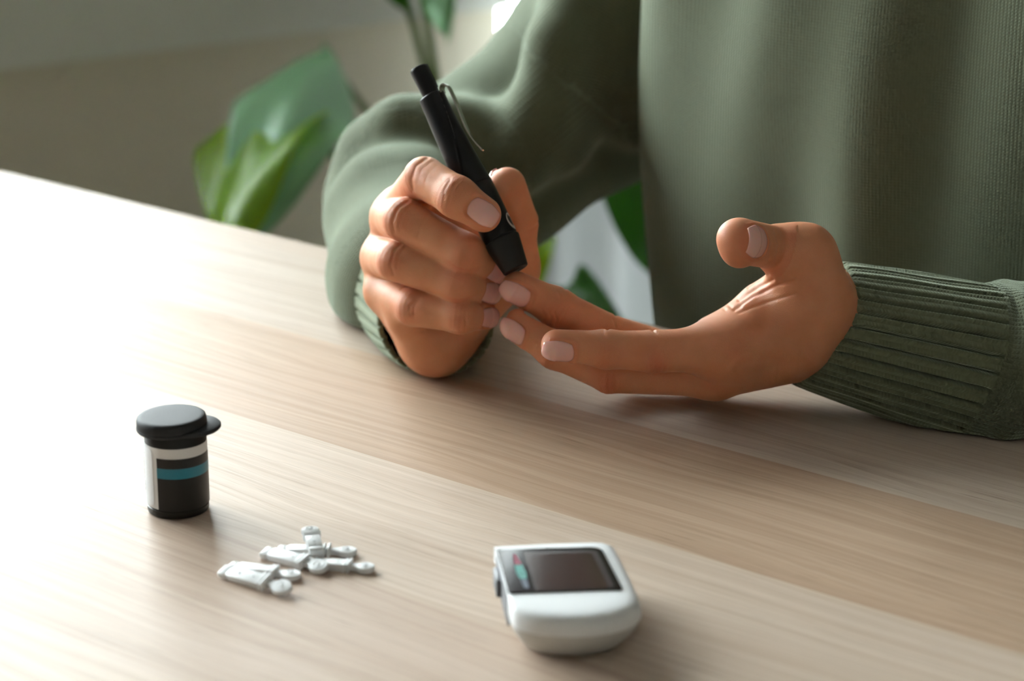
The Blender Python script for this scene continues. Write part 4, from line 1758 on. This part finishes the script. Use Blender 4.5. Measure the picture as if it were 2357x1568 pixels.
    slab('display', rounded([(-0.0105, -0.0122), (0.0138, -0.0098), (0.0088, 0.0205), (-0.0148, 0.0190)], [0.001, 0.0015, 0.002, 0.001]), zt - 0.001, zt + 0.00006, M_LCD, scr, 0)
    # coloured range markers beside the display
    def strip(y0, y1, w0, w1, m):
        f = lambda y: -0.0142 - (y + 0.009) * 0.140
        slab('range_marker', [(f(y0) - w0, y0), (f(y0) + w0, y0), (f(y1) + w1, y1), (f(y1) - w1, y1)], zt - 0.001, zt + 0.00005, m, scr, 0)
    strip(0.0100, 0.0145, 0.0012, 0.0009, M_PINK)
    strip(0.0148, 0.0190, 0.0008, 0.0005, M_PINK)
    strip(0.0020, 0.0096, 0.0017, 0.0013, M_MINT)
    strip(-0.0025, 0.0017, 0.0011, 0.0016, M_MINT)
    strip(-0.0105, -0.0030, 0.0008, 0.0011, M_SLATE)
    # side: dark seam and button
    slab('side_panel', [(-0.0206, -0.0150), (-0.0196, -0.0150), (-0.0236, 0.0240), (-0.0247, 0.0240)], 0.0060, H - 0.0008, M_BUTTON, root, 0.0004)
    slab('side_button', [(-0.0244, 0.0050), (-0.0220, 0.0050), (-0.0232, 0.0170), (-0.0256, 0.0170)], 0.0075, H - 0.0030, M_BUTTON, root, 0.0006)
    return root


meter()


# ------------------------------------------------------------------ plant beyond the table
def leaf_me(name, L, W, fold, droop, lobes=0, n=26, wave=0.01):
    """blade along +x from the stalk, folded up along the midrib by `fold` (radians), tip bending down by `droop`"""
    vs, fs = [], []
    m = 7
    for i in range(n + 1):
        t = i / n
        w = W * (math.sin(math.pi * t ** 0.78) ** 0.75) * (1 - 0.25 * t)
        if lobes:
            w *= 1 - 0.34 * (0.5 - 0.5 * math.cos(2 * math.pi * lobes * t)) * math.sin(math.pi * t)
        a = droop * t
        x = L * (math.sin(a) / droop if abs(droop) > 1e-3 else t)
        z = -L * ((1 - math.cos(a)) / droop if abs(droop) > 1e-3 else 0)
        for k in range(-m, m + 1):
            q = k / m
            y = w * q * math.cos(fold)
            dz = w * abs(q) * math.sin(fold) + wave * math.sin(9 * t + 3 * q) * abs(q)
            vs.append((x - 0.3 * w * abs(q) * math.sin(a) * 0, y, z + dz))
    w_ = 2 * m + 1
    for i in range(n):
        for k in range(2 * m):
            q = i * w_ + k
            fs.append((q, q + w_, q + w_ + 1, q + 1))
    me = pydata(name, vs, fs)
    bm = bmesh.new()
    bm.from_mesh(me)
    bmesh.ops.solidify(bm, geom=bm.faces[:], thickness=0.0006)
    bm.to_mesh(me)
    bm.free()
    return me


def place(o, base, tip_dir, up):
    x = unit(tip_dir)
    z = unit(np.array(up, float) - (np.array(up, float) @ x) * x)
    y = np.cross(z, x)
    M = Matrix(((x[0], y[0], z[0]), (x[1], y[1], z[1]), (x[2], y[2], z[2]))).to_4x4()
    M.translation = Vector(base)
    return M


def plant(name, label, pot_xy, leaves, pot_r=0.13, pot_h=0.30, base_z=FLOOR):
    root = empty(name, (pot_xy[0], pot_xy[1], base_z), label, 'plant')
    org = np.array([pot_xy[0], pot_xy[1], base_z])
    pr = [(pot_r * 0.70, 0.0), (pot_r * 0.74, 0.004), (pot_r * 0.98, pot_h - 0.012), (pot_r, pot_h - 0.004), (pot_r * 0.98, pot_h), (pot_r * 0.92, pot_h), (pot_r * 0.90, pot_h - 0.05), (pot_r * 0.3, pot_h - 0.05)]
    me = lathe_me('pot', pr, 56)
    sharp(me, 35)
    link('pot', me, M_POT, root, smooth=False)
    link('soil', lathe_me('soil', [(pot_r * 0.89, pot_h - 0.06), (pot_r * 0.89, pot_h - 0.035), (pot_r * 0.4, pot_h - 0.025), (0.002, pot_h - 0.022)], 32), M_SOIL, root)
    top = np.array([0, 0, pot_h - 0.03])
    for i, (base, tip, up, W, foldv, droop, lobes, m) in enumerate(leaves):
        base, tip = np.array(base) - org, np.array(tip) - org
        L = np.linalg.norm(tip - base)
        me = leaf_me('leaf', L * (droop / (2 * math.sin(droop / 2)) if abs(droop) > 1e-3 else 1), W, foldv, droop, lobes)
        # chord of the bent blade points from base to tip
        chord = unit(tip - base)
        upv = unit(np.array(up, float) - (np.array(up, float) @ chord) * chord)
        xd = chord * math.cos(droop / 2) + upv * math.sin(droop / 2)
        me.transform(place(None, base, xd, up))
        s0 = top + np.array([0.03 * math.cos(i * 2.4), 0.03 * math.sin(i * 2.4), 0])
        mid = s0 * 0.45 + base * 0.55 + np.array([0, 0, 0.16 * np.linalg.norm(base - s0)])
        sp = spline([s0, mid, base], 14)
        st = link('stem', tube_me('stem', sp, [0.0055 - 0.003 * k / 13 for k in range(14)], 8), M_STEM, root)
        link('leaf', me, m, root)
    return root


Zp = 1.95
pp = PX(1110, 500, 2.0)
cam_dir = unit(cC - PX(640, 320, Zp))
plant('potted_plant', 'leafy plant in a white pot with a large leaf drooping left of the arm', (pp[0], pp[1]), [
    # the large drooping leaf seen left of the arm
    (PX(742, 112, 2.04), PX(560, 550, 1.76), cam_dir * 0.4 + np.array([0.15, 0, 1.0]), 0.056, -0.35, 0.45, 0, M_LEAF3),
    (PX(655, 190, 2.02), PX(525, 570, 1.72), cam_dir * 0.5 + np.array([-0.35, 0, 0.8]), 0.056, -0.2, 0.4, 0, M_LEAF2),
    # at the top edge
    (PX(930, -190, 1.98), PX(1030, 78, 1.86), cam_dir + np.array([0.2, 0, 0.6]), 0.030, 0.4, 0.6, 0, M_LEAF3),
    (PX(850, -230, 2.0), PX(930, 20, 1.98), cam_dir + np.array([-0.2, 0, 0.5]), 0.030, 0.4, 0.5, 0, M_LEAF),
    # hidden behind the arm and in the gap under it
    (PX(900, 420, 1.95), PX(775, 500, 1.93), cam_dir + np.array([0, 0, 0.5]), 0.03, 0.3, 0.5, 0, M_LEAF),
    (PX(1190, 470, 1.85), PX(1228, 700, 1.82), cam_dir + np.array([0.3, 0, 0.2]), 0.022, 0.3, 0.5, 0, M_LEAF2),
    (PX(1225, 690, 1.85), PX(1425, 726, 1.80), cam_dir * 0.5 + np.array([0.1, 0, 0.8]), 0.030, 0.3, 0.7, 0, M_LEAF),
    (PX(1180, 250, 2.02), PX(1330, 380, 1.98), cam_dir + np.array([0, 0, 0.5]), 0.05, 0.3, 0.6, 0, M_LEAF),
], 0.13, 0.30)

p2 = PX(1790, 500, 1.95)
plant('potted_plant', 'potted plant hidden by the person, one dark leaf showing under the bent arm', (p2[0], p2[1]), [
    (PX(1560, 330, 1.82), PX(1520, 640, 1.78), cam_dir + np.array([-0.25, 0, 0.25]), 0.062, 0.2, 0.45, 0, M_LEAF),
    (PX(1900, 100, 2.0), PX(2050, 300, 1.95), cam_dir + np.array([0, 0, 0.5]), 0.05, 0.3, 0.6, 0, M_LEAF),
    (PX(1750, 150, 2.0), PX(1640, 20, 1.97), cam_dir + np.array([0, 0, 0.5]), 0.045, 0.3, 0.6, 0, M_LEAF),
], 0.11, 0.28)
